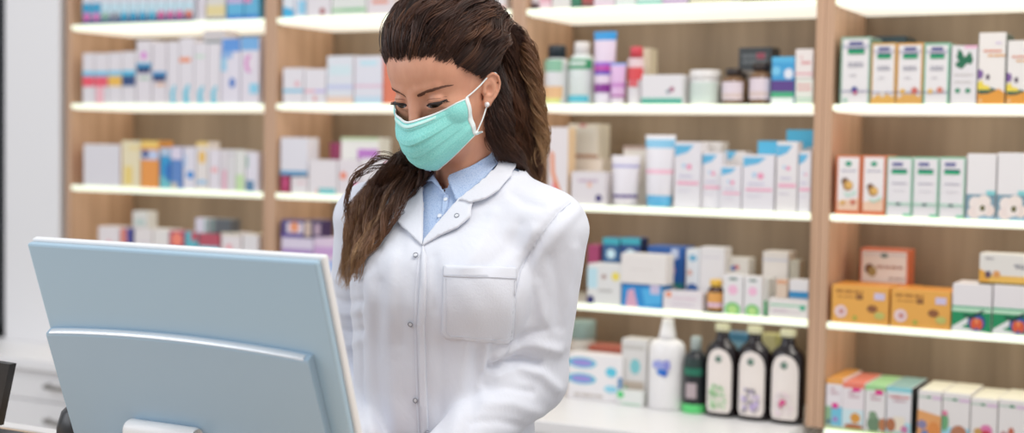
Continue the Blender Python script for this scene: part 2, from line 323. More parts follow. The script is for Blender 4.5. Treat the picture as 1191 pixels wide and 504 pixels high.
# ---- fourth shelf
amb = [('l', .06, .1, .55, .22, 1, 'a86f33'), ('r', .43, .22, .55, .36, '8f5f34'), ('l', .1, .27, .4, .33, 1, 'b67c3a'), ('r', .75, .16, .93, .34, 'cfc4de'), ('d', .17, .7, .11, 'e6cfd2'), ('d', .18, .7, .05, 'c98e86'), ('d', .72, .58, .09, '8f5b38', .7), ('d', .85, .75, .09, 'bfbd6a', .7), ('d', .42, .85, .04, 'a8b04c'), ('r', 0, .93, 1, .96, 'edb95e')]
i0 = P(3, 4, 967, 1034, 333, 'c', 'orange-yellow carton beside the upright', 'e6aa52', amb, {'top': 'd99238'}, d=.1)
i1 = P(3, 4, 1036, 1106, 338, 'c', 'orange-yellow carton beside the green-and-white cartons', 'e6aa52', amb, {'top': 'd99238'}, d=.1)
i2 = P(3, 4, 992, 1062, 334, 'c', 'orange carton lying behind the front amber pair', 'dc9136', [], {'top': 'c9823a'}, d=.1, off=.11)
P(3, 4, 1000, 1057, 290, 'c', 'small orange-framed white carton stacked on the amber cartons', 'cf6b45', [('r', .04, .06, .96, .9, 'e3d9d3'), ('d', .5, .17, .08, '245c50', .6), ('d', .2, .55, .1, '6e4a33', 1.1), ('d', .26, .62, .09, 'a08a56', 1.2), ('l', .33, .42, .9, .54, 1, 'b08a7c'), ('l', .6, .74, .92, .82, 1, 'a48f88'), ('r', .05, .14, .95, .16, 'b9b4c2')], off=.12, d=.06, on=i2)
lung = [('r', 0, .46, 1, .5, '4fae84'), ('r', 0, .5, 1, .58, 'bfe3c6'), ('r', 0, .58, 1, 1, '1f8f5c'), ('p', [(0, 1), (.02, .9), (.4, .7), (.5, .78), (.25, .9), (.6, .95), (1, .99), (1, 1)], 'e3e6e4'), ('d', .64, .79, .23, '26417f', 1), ('d', .64, .8, .19, '3f6bb0'), ('d', .57, .82, .085, 'd85c38', 1.7), ('d', .71, .82, .085, 'd85c38', 1.7), ('d', .64, .76, .05, 'e88a58', 1.6), ('p', [(.3, .62), (.5, .65), (.8, .52), (.82, .55), (.52, .72), (.3, .66)], '1b3f3a')]
i3 = P(3, 4, 1107, 1153.5, 331, 'c', 'white and green carton with red round lung picture', 'e6e2e3', lung, d=.1)
i4 = P(3, 4, 1154.5, 1203, 333, 'c', 'white and green lung-picture carton at the right frame edge', 'e6e2e3', lung, d=.1)
P(3, 4, 1139, 1202, 296, 'c', 'white carton with yellow flower base stacked on the lung cartons', 'dfdcd6', [('r', 0, .7, 1, .95, 'e3b659'), ('p', [(0, .5), (.15, .62), (.2, .95), (0, .95)], 'dca23f'), ('d', .17, .68, .06, '5c4a5c', 1.2), ('d', .33, .66, .07, 'd99a5a', 1), ('r', 0, .93, 1, 1, '5a5236'), ('l', .1, .12, .75, .2, 1, 'a9a6a8'), ('l', .65, .3, .85, .46, 2, '8e8f9a')], on=i3, off=.02, d=.06)
# ---- bottom shelf
def tea(top, l, ex): return [('r', 0, 0, 1, .1, top), ('l', .25, .16, .8, .32, 2, 'c8a8b0')] + ex + [('r', 0, .95, 1, 1, 'b9d18f')]
P(3, 5, 960, 980, 441, 'c', 'tea carton with orange lid, pink tag and blue picture', 'e7e1e4', tea('e7a452', 0, [('r', .0, .55, .35, .93, '8fb58d'), ('r', .35, .55, 1, .93, '74c4dc'), ('d', .6, .8, .16, 'a784c6'), ('d', .2, .85, .13, '5b6f8a'), ('r', .4, .48, .75, .58, 'e03092')]), {'top': 'e3a350'}, d=.16)
P(3, 5, 979.5, 1005, 446, 'c', 'tea carton with coral lid and orange fruit picture', 'e9e2e4', tea('ea7f68', 1, [('r', 0, .55, 1, .93, 'cfe4e8'), ('d', .62, .72, .24, 'd99a45', 1), ('d', .55, .9, .45, 'b2704a', .3), ('r', .45, .1, .82, .17, 'e0208c')]), {'top': 'e88470'}, d=.16)
P(3, 5, 1005.5, 1030, 449, 'c', 'tea carton with pale green lid and green cone picture', 'e6e3e2', tea('9fd494', 2, [('d', .45, .8, .33, '6f8b6e', 1.3), ('d', .4, .62, .2, '7d9a7a', 1), ('d', .9, .8, .2, 'b97a52', 1.6), ('r', .5, .08, .86, .18, 'e0208c')]), {'top': 'a5d89c'}, d=.16)
P(3, 5, 1030.5, 1060, 451, 'c', 'tea carton with teal lid beside the white tea cartons', 'e4e2e4', tea('8ed0d8', 3, [('r', 0, .1, 1, .14, 'e8f0f0'), ('l', .1, .17, .9, .23, 1, 'd6706a'), ('r', 0, .72, 1, .93, 'a9d8e2'), ('r', .3, .6, .75, .9, 'e9dfcc'), ('d', .2, .78, .2, 'b0714e', 1.4), ('d', .75, .85, .15, 'c97ea6')]), {'top': '8fb5b2', 'side': '252c33'}, d=.16)
def tea2(ex): return [('r', 0, .12, 1, .145, '9fc0ab'), ('d', .45, .13, .09, '3f8a68', .6), ('r', .6, .1, 1, .17, 'dcc3da')] + ex
for x0, x1, yt, lk, ex in ((1067, 1095, 455, 'white tea carton with orange striped picture', [('p', [(0, .4), (1, .5), (1, 1), (0, 1)], 'e3a468'), ('d', .2, .7, .2, '8c86a8'), ('d', .35, .9, .2, '6e7fae'), ('d', .7, .8, .25, 'dd8e4c', 1.5)]),
                       (1095.5, 1128, 458, 'white tea carton with brown jar picture', [('r', 0, .7, 1, 1, '9fd3e3'), ('d', .1, .6, .14, '6fa877', 2.5), ('d', .62, .85, .32, 'b57a5c', 1.2), ('d', .6, .95, .2, 'c8568a'), ('d', .1, .42, .1, 'e07fa0')]),
                       (1128.5, 1160, 464, 'white tea carton with red flower picture', [('r', 0, .82, 1, 1, '7fb9d6'), ('d', .6, .68, .24, 'df7fae'), ('d', .6, .78, .2, 'c9303f'), ('d', .3, .72, .16, 'c99a5a'), ('d', .8, .85, .16, 'c2414a'), ('d', .4, .9, .1, '4a6c9a')]),
                       (1160.5, 1196, 466, 'white tea carton with rosehip picture at the frame edge', [('r', .3, .75, 1, 1, 'eecdb2'), ('d', .2, .8, .14, 'b98a86', 1.8), ('d', .45, .66, .1, 'c46a52', 1.6), ('d', .85, .9, .16, '3d5a6c'), ('d', .9, .8, .14, 'e08c3c')])):
    P(3, 5, x0, x1, yt, 'c', lk, 'e8e4e2', tea2(ex), {'top': 'ece8d6'}, d=.15)
# ---- third bay, second shelf
P(2, 2, 628, 654, 52, 'b', 'white plastic bottle with black cap, half behind the curls', ('round', 'e4e4e6', '1e2a33', .75, [(.1, .3, 'e6b98a', 1.0), (.55, .75, '8fc2a5', .9), (.02, .1, 'dfe08a', .8)]), off=.02)
P(2, 2, 656, 684, 48, 'b', 'white plastic bottle with white cap and green shoulder', ('round', 'e0e8e6', 'e8e4e2', .6, [(.56, .72, '3f9f6c', 1.3), (.62, .68, 'dfe9e4', .7), (.03, .14, '58bcd0', 1.0)]), off=.02)
P(2, 2, 685, 712, 36, 't', 'tall pale pink tube with blue top and purple swirl', 'e4d2e4', 'e2dce6', [(0, .09, '2f95d6'), (.5, .56, 'c23c9a'), (.42, .5, '9a62c8'), (.56, .62, '6a4ab8'), (.73, .82, '8a2f92')], off=.015)
P(2, 2, 706, 725, 73, 't', 'short pink tube with lilac top, in front of the tall tube', 'ddb6dc', 'e4dbe4', [(0, .08, '8aa8e4'), (.5, .6, 'c888c8'), (.76, .84, 'b05aa6')], off=.006)
P(2, 2, 727, 745, 54, 'b', 'slim red and white spray bottle', ('round', 'e6e2e6', 'd64a58', .8, [(.42, .64, 'dd4f55', 1.4), (.64, .8, 'ead0d4', 1.4), (.3, .42, 'd9626a', .6)]), off=.015)
P(2, 2, 744, 755, 56, 'c', 'narrow cream carton standing behind the spray bottle', 'd8cbb2', [], off=.08, d=.05)
P(2, 2, 746, 794, 87, 'c', 'low white carton with teal base and pink dot', 'e5e2e4', [('r', 0, .82, 1, 1, '4aa893'), ('r', 0, .78, 1, .84, '9cd0c4'), ('d', .75, .5, .06, 'b0708a'), ('d', .66, .58, .05, '93a0a8')], off=.006)
P(2, 2, 797, 831, 81, 'b', 'white round jar with green print and pink dot', ('jar', 'e4e4e2', 'e9e6e4', 'cfdcd4'), off=.01, name='jar')
P(2, 2, 829, 840, 98, 'b', 'small dark green bottle behind the jar', ('round', '2a4a42', '1e2a2c', .8, []), off=.07)
P(2, 2, 836, 862, 79, 'b', 'smaller amber bottle with white oval label', ('amber', '7a5b40', '2f2420', 'e2d4dc', 'd8c4c0'), off=.01)
P(2, 2, 868, 894, 72, 'b', 'larger amber bottle with white oval label', ('amber', '7a5b40', '2f2420', 'e2d4dc', 'd8c4c0'), off=.01)
P(2, 2, 852, 868, 84, 'b', 'amber bottle standing between and behind two others', ('amber', '6e523c', '2a211e', '9a8068', '8a7060'), off=.06)
P(2, 2, 858, 897, 55, 'c', 'charcoal carton standing behind the amber bottles', '3a3f42', [('l', .1, .1, .9, .3, 2, '6e7478'), ('r', .1, .4, .9, .8, '8d8278'), ('r', .55, .1, .8, .2, '9a4a5a')], off=.1, d=.06)
P(2, 2, 897, 924, 66, 'c', 'blue and purple carton with green and white base', '3f9fd4', [('r', 0, 0, 1, .12, '57b4de'), ('d', .2, .3, .2, '79c4e6'), ('d', .75, .36, .2, 'dfe4ee', 1.1), ('r', 0, .5, 1, .74, '5b3f86'), ('r', 0, .74, 1, .86, '46ab7c'), ('r', 0, .86, 1, 1, 'e2e8e4')], off=.012)
k = P(2, 2, 925, 946, 92, 'c', 'white green-lined carton, lower one of the stacked pair', 'e4e6dc', [('l', .1, .15, .9, .5, 2, 'e0a8a4'), ('r', 0, .75, 1, .8, '9ccfae'), ('r', 0, .88, 1, .92, '9ccfae')], off=.006, d=.05)
P(2, 2, 925, 946, 57, 'c', 'white red-lined carton, upper one of the stacked pair', 'e8e0dc', [('l', .3, .2, .9, .55, 2, 'd99a9a'), ('r', 0, .8, 1, .86, 'e0a0a8')], on=k, off=.006, d=.05)
# ---- third bay, third shelf
k = P(2, 3, 637, 660, 148, 'c', 'white carton with orange and pink swirl, against the curls', 'e6dfe0', [('p', [(.1, .3), (.3, .35), (.35, .6), (.7, .85), (.5, .9), (.15, .6)], 'e8936a'), ('p', [(.2, .7), (.7, .9), (.6, 1), (.3, .85)], 'ea6c8a')], {'side': 'e2c49e'}, off=.01)
k = P(2, 3, 661, 700, 184, 'c', 'cream carton under another cream carton, behind white packs', 'dcd0c2', [], off=.08, d=.07)
P(2, 3, 660, 696, 144, 'c', 'cream carton stacked above its twin beside the swirl carton', 'd9d0c0', [('r', .05, .1, .9, .85, 'd6d0c4'), ('r', 0, .9, 1, 1, 'b08a72'), ('r', .4, 0, .6, .1, 'c98a86')], on=k, off=.08, d=.07)
P(2, 3, 664, 704, 200, 'c', 'low white carton with dark violet dot', 'e3dde0', [('d', .82, .8, .1, '4a3f78'), ('l', .2, .2, .8, .35, 1, 'c9b2c4'), ('d', .55, .4, .08, 'eac4b4')], off=.006)
P(2, 3, 706, 740, 181, 't', 'white tube with violet swoosh at its foot', 'e4e0e6', 'dcd6da', [(.2, .26, 'a8a4cc'), (.76, .84, '5f4a8c')], off=.012)
P(2, 3, 724, 762, 170, 'c', 'white carton standing behind the violet-swoosh tube', 'dfd8cf', [('r', 0, 0, 1, .06, 'b59c92')], off=.08, d=.06)
sb = lambda tri, bar: [('p', [(0, 0), (.7, 0), (.45, .12), (0, .2)], '63b7de')] if tri else []
def sky(u=.5): return [('p', [(.02, .05), (.75, .05), (.5, .16), (.02, .22)], '63b7de'), ('d', .58, .38, .1, 'ec9ab8'), ('d', .38, .36, .08, 'b9d4ea'), ('r', .12, .6, .95, .65, 'efb0c6'), ('l', .2, .5, .7, .54, 1, 'c8c2dc'), ('l', .15, .72, .8, .76, 1, 'd8d4e0')]
P(2, 3, 745, 781, 157, 't', 'white tube with blue top and blue cap', 'e6e3e8', '5fb4de', [(.07, .16, '86c3e2'), (.5, .55, 'efbccd')], off=.006)
P(2, 3, 783.5, 814, 165, 'c', 'broad white carton with blue corner beside the blue-capped tube', 'e5e2e7', sky(), off=.02)
P(2, 3, 815, 838, 165, 'c', 'plain whitish carton at the back between blue-cornered cartons', 'dcd8d6', [], off=.08, d=.05)
P(2, 3, 816, 839, 177, 'c', 'narrow white carton with small blue corner', 'e5e2e7', sky(), off=.03, d=.04)
P(2, 3, 838, 862, 193, 'c', 'shortest white carton with blue corner', 'e5e2e7', sky(), off=.006)
P(2, 3, 842, 866, 176, 'c', 'white carton with blue flap behind the shortest one', 'ddd8d6', [('p', [(0, 0), (.6, 0), (.3, .15), (0, .12)], '63b7de')], off=.07, d=.05)
P(2, 3, 863, 900, 180, 'c', 'wide white carton with bold blue corner and pink bar', 'e6e3e8', sky(), off=.006)
P(2, 3, 880, 908, 164, 'c', 'blue-topped carton behind the wide blue-cornered one', 'e0dde2', [('r', 0, 0, 1, .2, '4fb0d8')], off=.07, d=.05)
P(2, 3, 902, 927, 165, 'c', 'slim white carton with pink bar, cream top', 'e7e3e4', sky(), {'top': 'e8dfca'}, off=.01)
P(2, 3, 928, 943, 176, 'c', 'narrow white carton touching the upright', 'e6e3e7', sky(), off=.01, d=.045)
P(2, 3, 913, 945, 151, 'c', 'tall carton with broad blue top behind the slim ones', 'e2e0e4', [('r', 0, 0, 1, .2, '4aaed6'), ('p', [(0, .2), (1, .2), (.2, .3), (0, .3)], '7cc4e0')], off=.07, d=.06)
# ---- third bay, fourth shelf
P(2, 4, 683, 722, 308, 'c', 'white carton with yellow sun dot half behind the sleeve', 'e2e2e0', [('r', 0, .1, .3, .6, 'bfe0ea'), ('d', .85, .28, .12, 'ecd95e'), ('d', .5, .3, .07, 'b59a92'), ('l', .3, .6, .8, .7, 1, 'b9b8b4'), ('d', .1, .9, .12, '33356e')], off=.006)
P(2, 4, 683, 697, 285, 'c', 'magenta carton peeking out behind the sleeve', 'a8416e', [], off=.09, d=.05)
ck = [('r', 0, 0, 1, .1, '3fb0c0'), ('d', .5, .25, .26, 'c8e4ee'), ('r', 0, .4, 1, .62, '4a2f7a'), ('r', 0, .62, 1, 1, '2f8fb8')]
P(2, 4, 700, 720, 277, 'c', 'teal and violet carton, left one of the rear pair', '2f5f90', ck, off=.08, d=.05)
P(2, 4, 721, 744, 277, 'c', 'teal and violet carton, right one of the rear pair', '2c4f88', ck, {'side': '1c2a50'}, off=.08, d=.05)
k = P(2, 4, 723, 770, 331, 'c', 'bright blue carton with pink figure under the cream box', '2f8fd2', [('p', [(.1, 1), (.15, .3), (.3, .2), (.42, 1)], 'd9a8c0'), ('r', 0, 0, 1, .08, '2a6cae'), ('p', [(.5, .2), (1, .1), (1, .8), (.6, .9)], '52b2e6'), ('r', .72, 0, .95, .4, 'c9c0dc')], off=.006, d=.06)
P(2, 4, 722, 775, 296, 'c', 'cream box stacked on the bright blue carton', 'e8e3df', [('r', .04, .06, .96, .1, 'f0ece8'), ('l', .2, .5, .7, .55, 1, 'dcd6d2')], on=k, off=.005, d=.05)
P(2, 4, 752, 795, 287, 'c', 'tall royal blue carton with pink and teal panel', '2a5fa8', [('r', .65, .03, .85, .2, 'c9d4ea'), ('d', .65, .4, .12, 'd9a8c4', 1.3), ('r', .5, .6, 1, 1, '2f7f7c'), ('d', .72, .75, .12, 'b9b8b4', 1.2)], off=.08, d=.07)
k = P(2, 4, 771, 817, 340, 'c', 'low white carton with orange dot', 'e6dfe2', [('d', .15, .18, .07, 'ea8f5f'), ('l', .25, .3, .85, .42, 1, 'd9b8c8'), ('l', .2, .65, .8, .75, 1, 'c9b8cc')], off=.006, d=.05)
P(2, 4, 797, 813, 290, 'c', 'white and blue carton with dark blue round picture', 'dfe4ea', [('d', .5, .15, .3, '6fb0d0', .8), ('d', .5, .68, .45, '2f5fa0', .9), ('d', .3, .85, .2, '3f9fc0'), ('d', .3, .4, .2, 'd8b0a8')], off=.07, d=.05)
P(2, 4, 813, 842, 288, 'c', 'tall plain white carton behind the vitamin bottle', 'e4e2e4', [('r', .1, .15, .85, .17, 'd4d0d8')], off=.07, d=.05)
P(2, 4, 820, 839, 326, 'b', 'amber pill bottle with yellow cap and orange label', ('amber', '4a2a1c', 'e8bb4a', 'e2a458', 'dcbcd8'), off=.006, name='pill_bottle')
P(2, 4, 843, 870, 300, 'c', 'small white carton with blue and red mark, at the back', 'ddd8d0', [('d', .35, .2, .12, '4a6fb0'), ('d', .5, .18, .1, 'c86a6a')], off=.09, d=.05)
pk = [('d', .5, .1, .25, '7a8f86', .3), ('d', .5, .38, .25, 'eebcd4', 1), ('d', .5, .88, .42, '7cc47a', .9), ('d', .5, .88, .25, 'b9de8a', .9)]
P(2, 4, 841, 864, 320, 'c', 'white carton with green base beside the pill bottle', 'e6e4e4', pk, off=.006)
P(2, 4, 865, 886, 322, 'c', 'white carton with green base, second of the pair', 'e6e4e4', pk, off=.006)
P(2, 4, 881, 893, 324, 'c', 'slim white carton with solid green lower half', 'e2e4e2', [('r', 0, .6, 1, 1, '45b878')], off=.03, d=.05)
P(2, 4, 886, 916, 293, 'c', 'tall cream-white carton near the upright', 'e2dcd6', [('r', 0, .12, 1, .15, 'c9cad6')], off=.09, d=.06)
P(2, 4, 917, 929, 303, 'c', 'narrow carton with green foot behind the small white box', 'b9b4a4', [('r', 0, .55, 1, 1, '8ab46a')], off=.09, d=.04)
k = P(2, 4, 894, 941, 348, 'c', 'low white carton with green stripe, carrying others', 'e6e2de', [('r', .03, .3, .95, .38, '79c8a0'), ('d', .85, .42, .07, '45b08c'), ('l', .1, .55, .8, .75, 2, 'd8c4d0')], off=.006, d=.05)
P(2, 4, 918, 941, 326, 'c', 'small white box with blue base stacked near the upright', 'dfdcdc', [('r', 0, .6, 1, .95, '2f86b8')], on=k, off=.006, d=.04)
P(2, 4, 903, 916, 326, 'c', 'small cream pack stacked left of the blue-based box', 'dbc6b2', [('r', 0, 0, 1, .2, 'd9a07c')], on=k, off=.012, d=.03)
# ---- counter under third bay
P(2, 5, 655, 684, 374, 'b', 'white jar with teal lid behind the sleeve', ('jar', 'd8d4cc', '8fa8a4', 'd5d2cb'), off=.12, name='jar')
P(2, 5, 684, 722, 403, 'c', 'dull red carton lying behind the blue-oval box', 'b4604c', [], off=.1, d=.06)
ov = [('d', .26, .2, .27, '63bcd4', .34), ('d', .26, .2, .2, '9a8fd4', .3), ('d', .26, .55, .27, '63bcd4', .34), ('d', .26, .55, .2, '9a8fd4', .3), ('d', .8, .35, .1, '5fc4dc', .8), ('d', .8, .72, .12, '8fd0e4', .5), ('r', .93, .45, 1, .75, '3f7fb0'), ('l', .1, .85, .65, .95, 1, 'c4bcb4')]
P(2, 5, 660, 724, 413, 'c', 'white carton with two blue oval marks on the counter', 'e8e5e6', ov, {'side': 'd8d6d4'}, off=.03, d=.05)
P(2, 5, 722, 752, 395, 'c', 'grey and white carton with teal mark behind the squeeze bottle', 'd6d4d2', [('r', 0, .1, .9, .16, 'c0bdb8'), ('d', .55, .42, .2, '7cc0c6', 1.4), ('r', .1, .65, .9, .85, 'b9ab9c'), ('d', .15, .8, .14, '6fcf9a')], off=.04, d=.05)
P(2, 5, 718, 748, 455, 'c', 'low clear-white pack with green corner before the grey carton', 'dfe2de', [('d', .12, .3, .14, '55c878'), ('r', .2, .85, .9, .92, '9cd8b0')], off=.01, d=.025)
P(2, 5, 745.5, 788, 369, 'b', 'large white squeeze bottle with tapered nozzle and blue logo', ('squeeze',), off=-.01, name='squeeze_bottle')
P(2, 5, 790, 817, 393, 'b', 'dark plastic bottle with grey cap and green foot', ('round', '22262a', 'a9b4b0', .45, [(.62, .72, '2a3d3a', .8), (.5, .6, '1d6e56', .9), (.2, .4, 'b3a3a6', .45), (0, .12, '5fcf78', 1.5), (.8, .86, 'a88', .5)][:4]), off=.0)
P(2, 5, 815.5, 853, 375, 'b', 'dark bottle with leafy green label, left of three', ('black', ['a9cfa0', '8fbf88', 'c4dfba'], None), off=-.012, name='dark_bottle')
P(2, 5, 852, 891.5, 380, 'b', 'dark bottle with lavender label, middle of three', ('black', ['b9a4d8', 'a8a0a8', 'cdbde0', '8f8a90'], None), off=-.012, name='dark_bottle')
P(2, 5, 890, 931, 385, 'b', 'dark bottle with rose label, right of three', ('black', ['ecd4dc', 'efe4e4', 'e6dcdc'], 'cf4f86'), off=-.012, name='dark_bottle')
P(2, 5, 838, 870, 388, 'c', 'blue carton standing behind the dark bottles', '4a86a8', [('r', .2, .1, .8, .4, '86b4c8')], off=.12, d=.05)
P(2, 5, 882, 915, 390, 'c', 'yellow-green carton standing behind the dark bottles', 'c4bf7c', [('p', [(0, 0), (.5, 0), (1, 1), (.5, 1)], 'd9d4a0')], off=.12, d=.05)
# ---- third bay, top shelf (only the feet of the packs show)
for x0, x1, c1, c2, lk in ((618, 628, 'd8cdd2', '4a3038', 'grey pack with dark foot'), (627, 641, 'dfa8b8', 'e4c8d0', 'pink carton'), (642, 664, 'dcdad8', 'd9d4d0', 'white carton'), (665, 676, '2f7f5c', '2f6c54', 'dark green carton'), (677, 690, 'b04a4a', '7c4a44', 'dark red carton'), (691, 715, 'dfd4dc', 'dcc8d4', 'pale lilac carton'), (716, 740, 'e2e0de', 'd8e0dc', 'white carton with grey foot'), (741, 770, 'dfe4e0', '9fcfc4', 'white carton with aqua foot'), (771, 800, 'e4e0e0', 'c0a8c8', 'white carton with mauve foot'), (803, 850, 'e0e0e0', 'd0c8b0', 'wide white carton')):
    P(2, 1, x0, x1, -40, 'c', lk, c1, [('r', 0, .85, 1, 1, c2)], off=.02)
# ---- second bay
P(1, 1, 329, 342, -45, 'c', 'white carton with blue corner', 'dfe4ea', [('p', [(0, 1), (0, .8), (1, .86), (1, 1)], '3fb0dc')])
P(1, 1, 343, 356, -45, 'c', 'pale blue and white carton', 'dfe0ea', [('r', .3, .7, 1, .95, '8fcbe6')])
P(1, 1, 357, 385, -40, 'c', 'white carton with brick red dot', 'e2dde0', [('d', .65, .9, .12, 'a85a5a')])
P(1, 1, 386, 426, -40, 'c', 'white carton with pale green stripe', 'dfe2dc', [('r', 0, .85, 1, .93, 'a8d0a4'), ('r', .3, .86, .9, .9, '7fc08a')])
P(1, 1, 427, 458, -40, 'c', 'pinkish carton with coral marks', 'e2d8da', [('r', .2, .7, .8, .78, 'e0937c')])
P(1, 1, 560, 574, -40, 'c', 'white and blue carton right of the hair', 'dfe0e8', [('r', .0, .6, 1, .9, '3f86c8')])
P(1, 1, 575, 588, -40, 'c', 'pale carton with coral foot next to the upright', 'e2dcdc', [('r', 0, .9, 1, 1, 'e0a090')])
P(1, 2, 329, 353, 79, 'c', 'white carton with cyan stripe beside the upright', 'e4e0e4', [('r', 0, .6, 1, .68, '6fc3e0'), ('d', .7, .45, .12, 'e6b4bc')], d=.07)
P(1, 2, 354, 379, 80, 'c', 'white carton with lilac and pink stripe', 'e4e0e4', [('r', 0, .6, .5, .68, 'e6b0c0'), ('r', .5, .6, 1, .68, 'c4b8e4'), ('d', .5, .85, .1, 'e4a8a8')], d=.07)
P(1, 2, 380, 411, 65, 'c', 'tall pale blue-white carton with peach base', 'dfe2e8', [('r', .1, .2, .9, .4, 'd4e6ea'), ('r', 0, .6, 1, .7, 'c9cfe8'), ('r', 0, .85, 1, 1, 'ecd0bc')], d=.07)
P(1, 2, 412, 445, 65, 'c', 'tall pale carton against the forehead hair', 'e0e0e8', [('r', .2, .1, .8, .2, 'c4e4ee'), ('r', 0, .6, 1, .66, 'e4c4d4'), ('r', 0, .85, 1, 1, 'c4dcea')], {'side': 'e08060'}, d=.07)
P(1, 2, 446, 470, 62, 'c', 'orange-red carton just behind the forehead', 'e07a58', [], d=.06)
k = P(1, 3, 326, 337, 204, 'c', 'magenta carton at the foot of the stack', 'a02f58', [('r', .3, .2, .8, .7, 'c84a7c')], off=.01, d=.05)
P(1, 3, 326, 358, 160, 'c', 'white carton with blue foot on top of the magenta one', 'e2e0e6', [('r', 0, .88, 1, 1, '5f9fc8')], on=k, off=.01, d=.05)
P(1, 3, 338.5, 358, 206, 'c', 'low white carton under the blue-footed one', 'e4dee0', [('r', .3, .3, .9, .4, 'e8c0c4')], off=.008, d=.05)
P(1, 3, 359, 392, 186, 'c', 'wide white carton with teal foot', 'e6e0e2', [('r', .35, .82, .95, 1, '7cc8cc'), ('r', .28, .85, .36, 1, 'eab0a8')], off=.006, d=.06)
P(1, 3, 383, 397, 166, 'c', 'dark magenta carton at the back', '8f2f58', [('d', .5, .4, .25, 'c84a80')], off=.08, d=.05)
P(1, 3, 396, 440, 160, 'c', 'white carton with purple panel beside the hair', 'e2e2de', [('r', .45, .2, 1, .46, 'b878c4'), ('r', .45, .36, 1, .42, '8f4fa0'), ('r', 0, 0, 1, .05, 'c4d8b0')], off=.07, d=.06)
P(1, 3, 393, 418, 186, 'c', 'white carton with coral dot by the loose hair', 'e4dcdf', [('d', .25, .45, .16, 'ee8a6c'), ('d', .8, .75, .16, 'e86ca8')], off=.006, d=.05)
P(1, 3, 419, 460, 184, 'c', 'white carton behind the hair with pink mark', 'e4dfe0', [('d', .8, .2, .12, 'e0507c')], off=.006, d=.05)
k = P(1, 4, 327, 364, 277, 'c', 'purple and white carton with orange foot above the monitor edge', 'd9cfe0', [('r', 0, .25, 1, .5, 'a888c0'), ('r', 0, .5, 1, .65, 'c9b0d8'), ('r', 0, .65, .6, .85, 'e8a888'), ('r', .6, .5, 1, .9, 'cf7fc0')], off=.006, d=.06)
P(1, 4, 327, 353, 256, 'c', 'navy, white and orange carton stacked beside the upright', '4a3f7c', [('r', .25, .15, 1, .75, 'dcd0dc'), ('d', .6, .4, .2, 'e8986c'), ('r', 0, .8, 1, 1, '5f4a98')], on=k, off=.006, d=.05)
P(1, 4, 354, 374, 256, 'c', 'dark violet carton with cream panel, stacked', '3f2f58', [('r', 0, .1, .4, .9, 'cfb8a8'), ('r', .6, .2, .95, .8, 'b9a0b0')], on=k, off=.01, d=.05)
P(1, 4, 365, 396, 277, 'c', 'magenta and blue carton beside the far sleeve', 'dcc8dc', [('r', 0, .2, 1, .4, 'c8a0d0'), ('r', 0, .6, .4, 1, '9a4fb0'), ('r', .4, .5, 1, .8, '9fb8e8'), ('r', .2, .8, .8, 1, 'c060b8')], off=.006, d=.06)
P(1, 5, 372, 394, 336, 'b', 'dark green bottle between the monitor and the far sleeve', ('round', '2f6a4a', '2f6a4a', .8, []), off=.02)
# ---- far left bay
cols = ['dd6fb4', 'd97ab8', '86b09a', '8a8f98', '29a8cc', '1fa0c8', '24a4cc', '3fb0d0', 'd85f98', 'd8649c', 'd8609a', 'e0714f']
for j, c in enumerate(cols):
    P(0, 1, 96+j*10.8, 106.3+j*10.8, -40, 'c', ('boxed bottle with pink disc', 'boxed bottle with pink disc', 'pack with green disc', 'pack with grey disc', 'pack with cyan disc', 'pack with cyan disc', 'pack with cyan disc', 'pack with pale cyan disc', 'pack with rose disc', 'pack with rose disc', 'pack with rose disc', 'pack with orange disc')[j], 'dcdce4', [('r', 0, .64, 1, .83, ('2f9fc8' if j < 2 else 'c4e0ea')), ('r', 0, .86, 1, 1, '2f4f7c'), ('d', .5, .87, .36, c, 1.1)], d=.05)
P(0, 1, 227, 238, -30, 'b', 'white bottle between the disc packs and the yellow box', ('round', 'e2dce4', 'd4d0d8', .7, []))
P(0, 1, 240, 262, -38, 'c', 'cream carton with yellow band', 'dcd8cf', [('r', 0, .72, 1, .92, 'e4d49a'), ('r', 0, .96, 1, 1, '5f5868')], d=.06)
P(0, 1, 264, 283, -40, 'c', 'sky blue carton next to the cream one', '5fb4d8', [('r', 0, .6, 1, .7, 'c8b0d8'), ('r', 0, .92, 1, 1, '2f78c8')], d=.06)
P(0, 1, 284, 301, -40, 'c', 'sky blue carton against the upright', '5fb0d4', [('r', 0, .5, .5, .7, 'd88ab8'), ('r', 0, .92, 1, 1, '2f78c8')], d=.06)
for x0, x1, yt, c, dk, lk in ((96, 109.5, 62, 'ee5668', '6fc4e4', 'white carton with red band and cyan stripe at the upright'), (110, 125.5, 62, 'ea5a6c', '6fc4e4', 'white carton with red band and pink foot'), (126, 141.5, 61, 'edbb52', '7fc8e4', 'white carton with yellow band'), (142, 157.5, 60, '2a4a7c', '5fc0e0', 'white carton with navy band')):
    P(0, 2, x0, x1, yt, 'c', lk, 'e2dde0', [('r', 0, .36, 1, .46, dk), ('r', 0, .46, 1, .66, c)] + ([('r', .1, .66, .7, 1, 'f0b8c0')] if x0 == 110 else []), d=.06)
P(0, 2, 158.5, 176, 47, 'c', 'taller white carton with blue-navy band and magenta mark', 'e2dce0', [('r', 0, .36, 1, .45, '3fa0cc'), ('r', .05, .42, .95, .52, '20386c'), ('d', .5, .24, .2, 'dc8ad4'), ('r', .2, .58, .9, .62, 'a8c8b0')], d=.06)
P(0, 2, 177, 193.5, 49, 'c', 'white carton with low navy band and orange edge', 'e2dce0', [('r', 0, .48, 1, .57, '3f98cc'), ('r', .05, .54, .95, .64, '24386c'), ('r', .3, .67, .9, .71, 'e8b080')], d=.06)
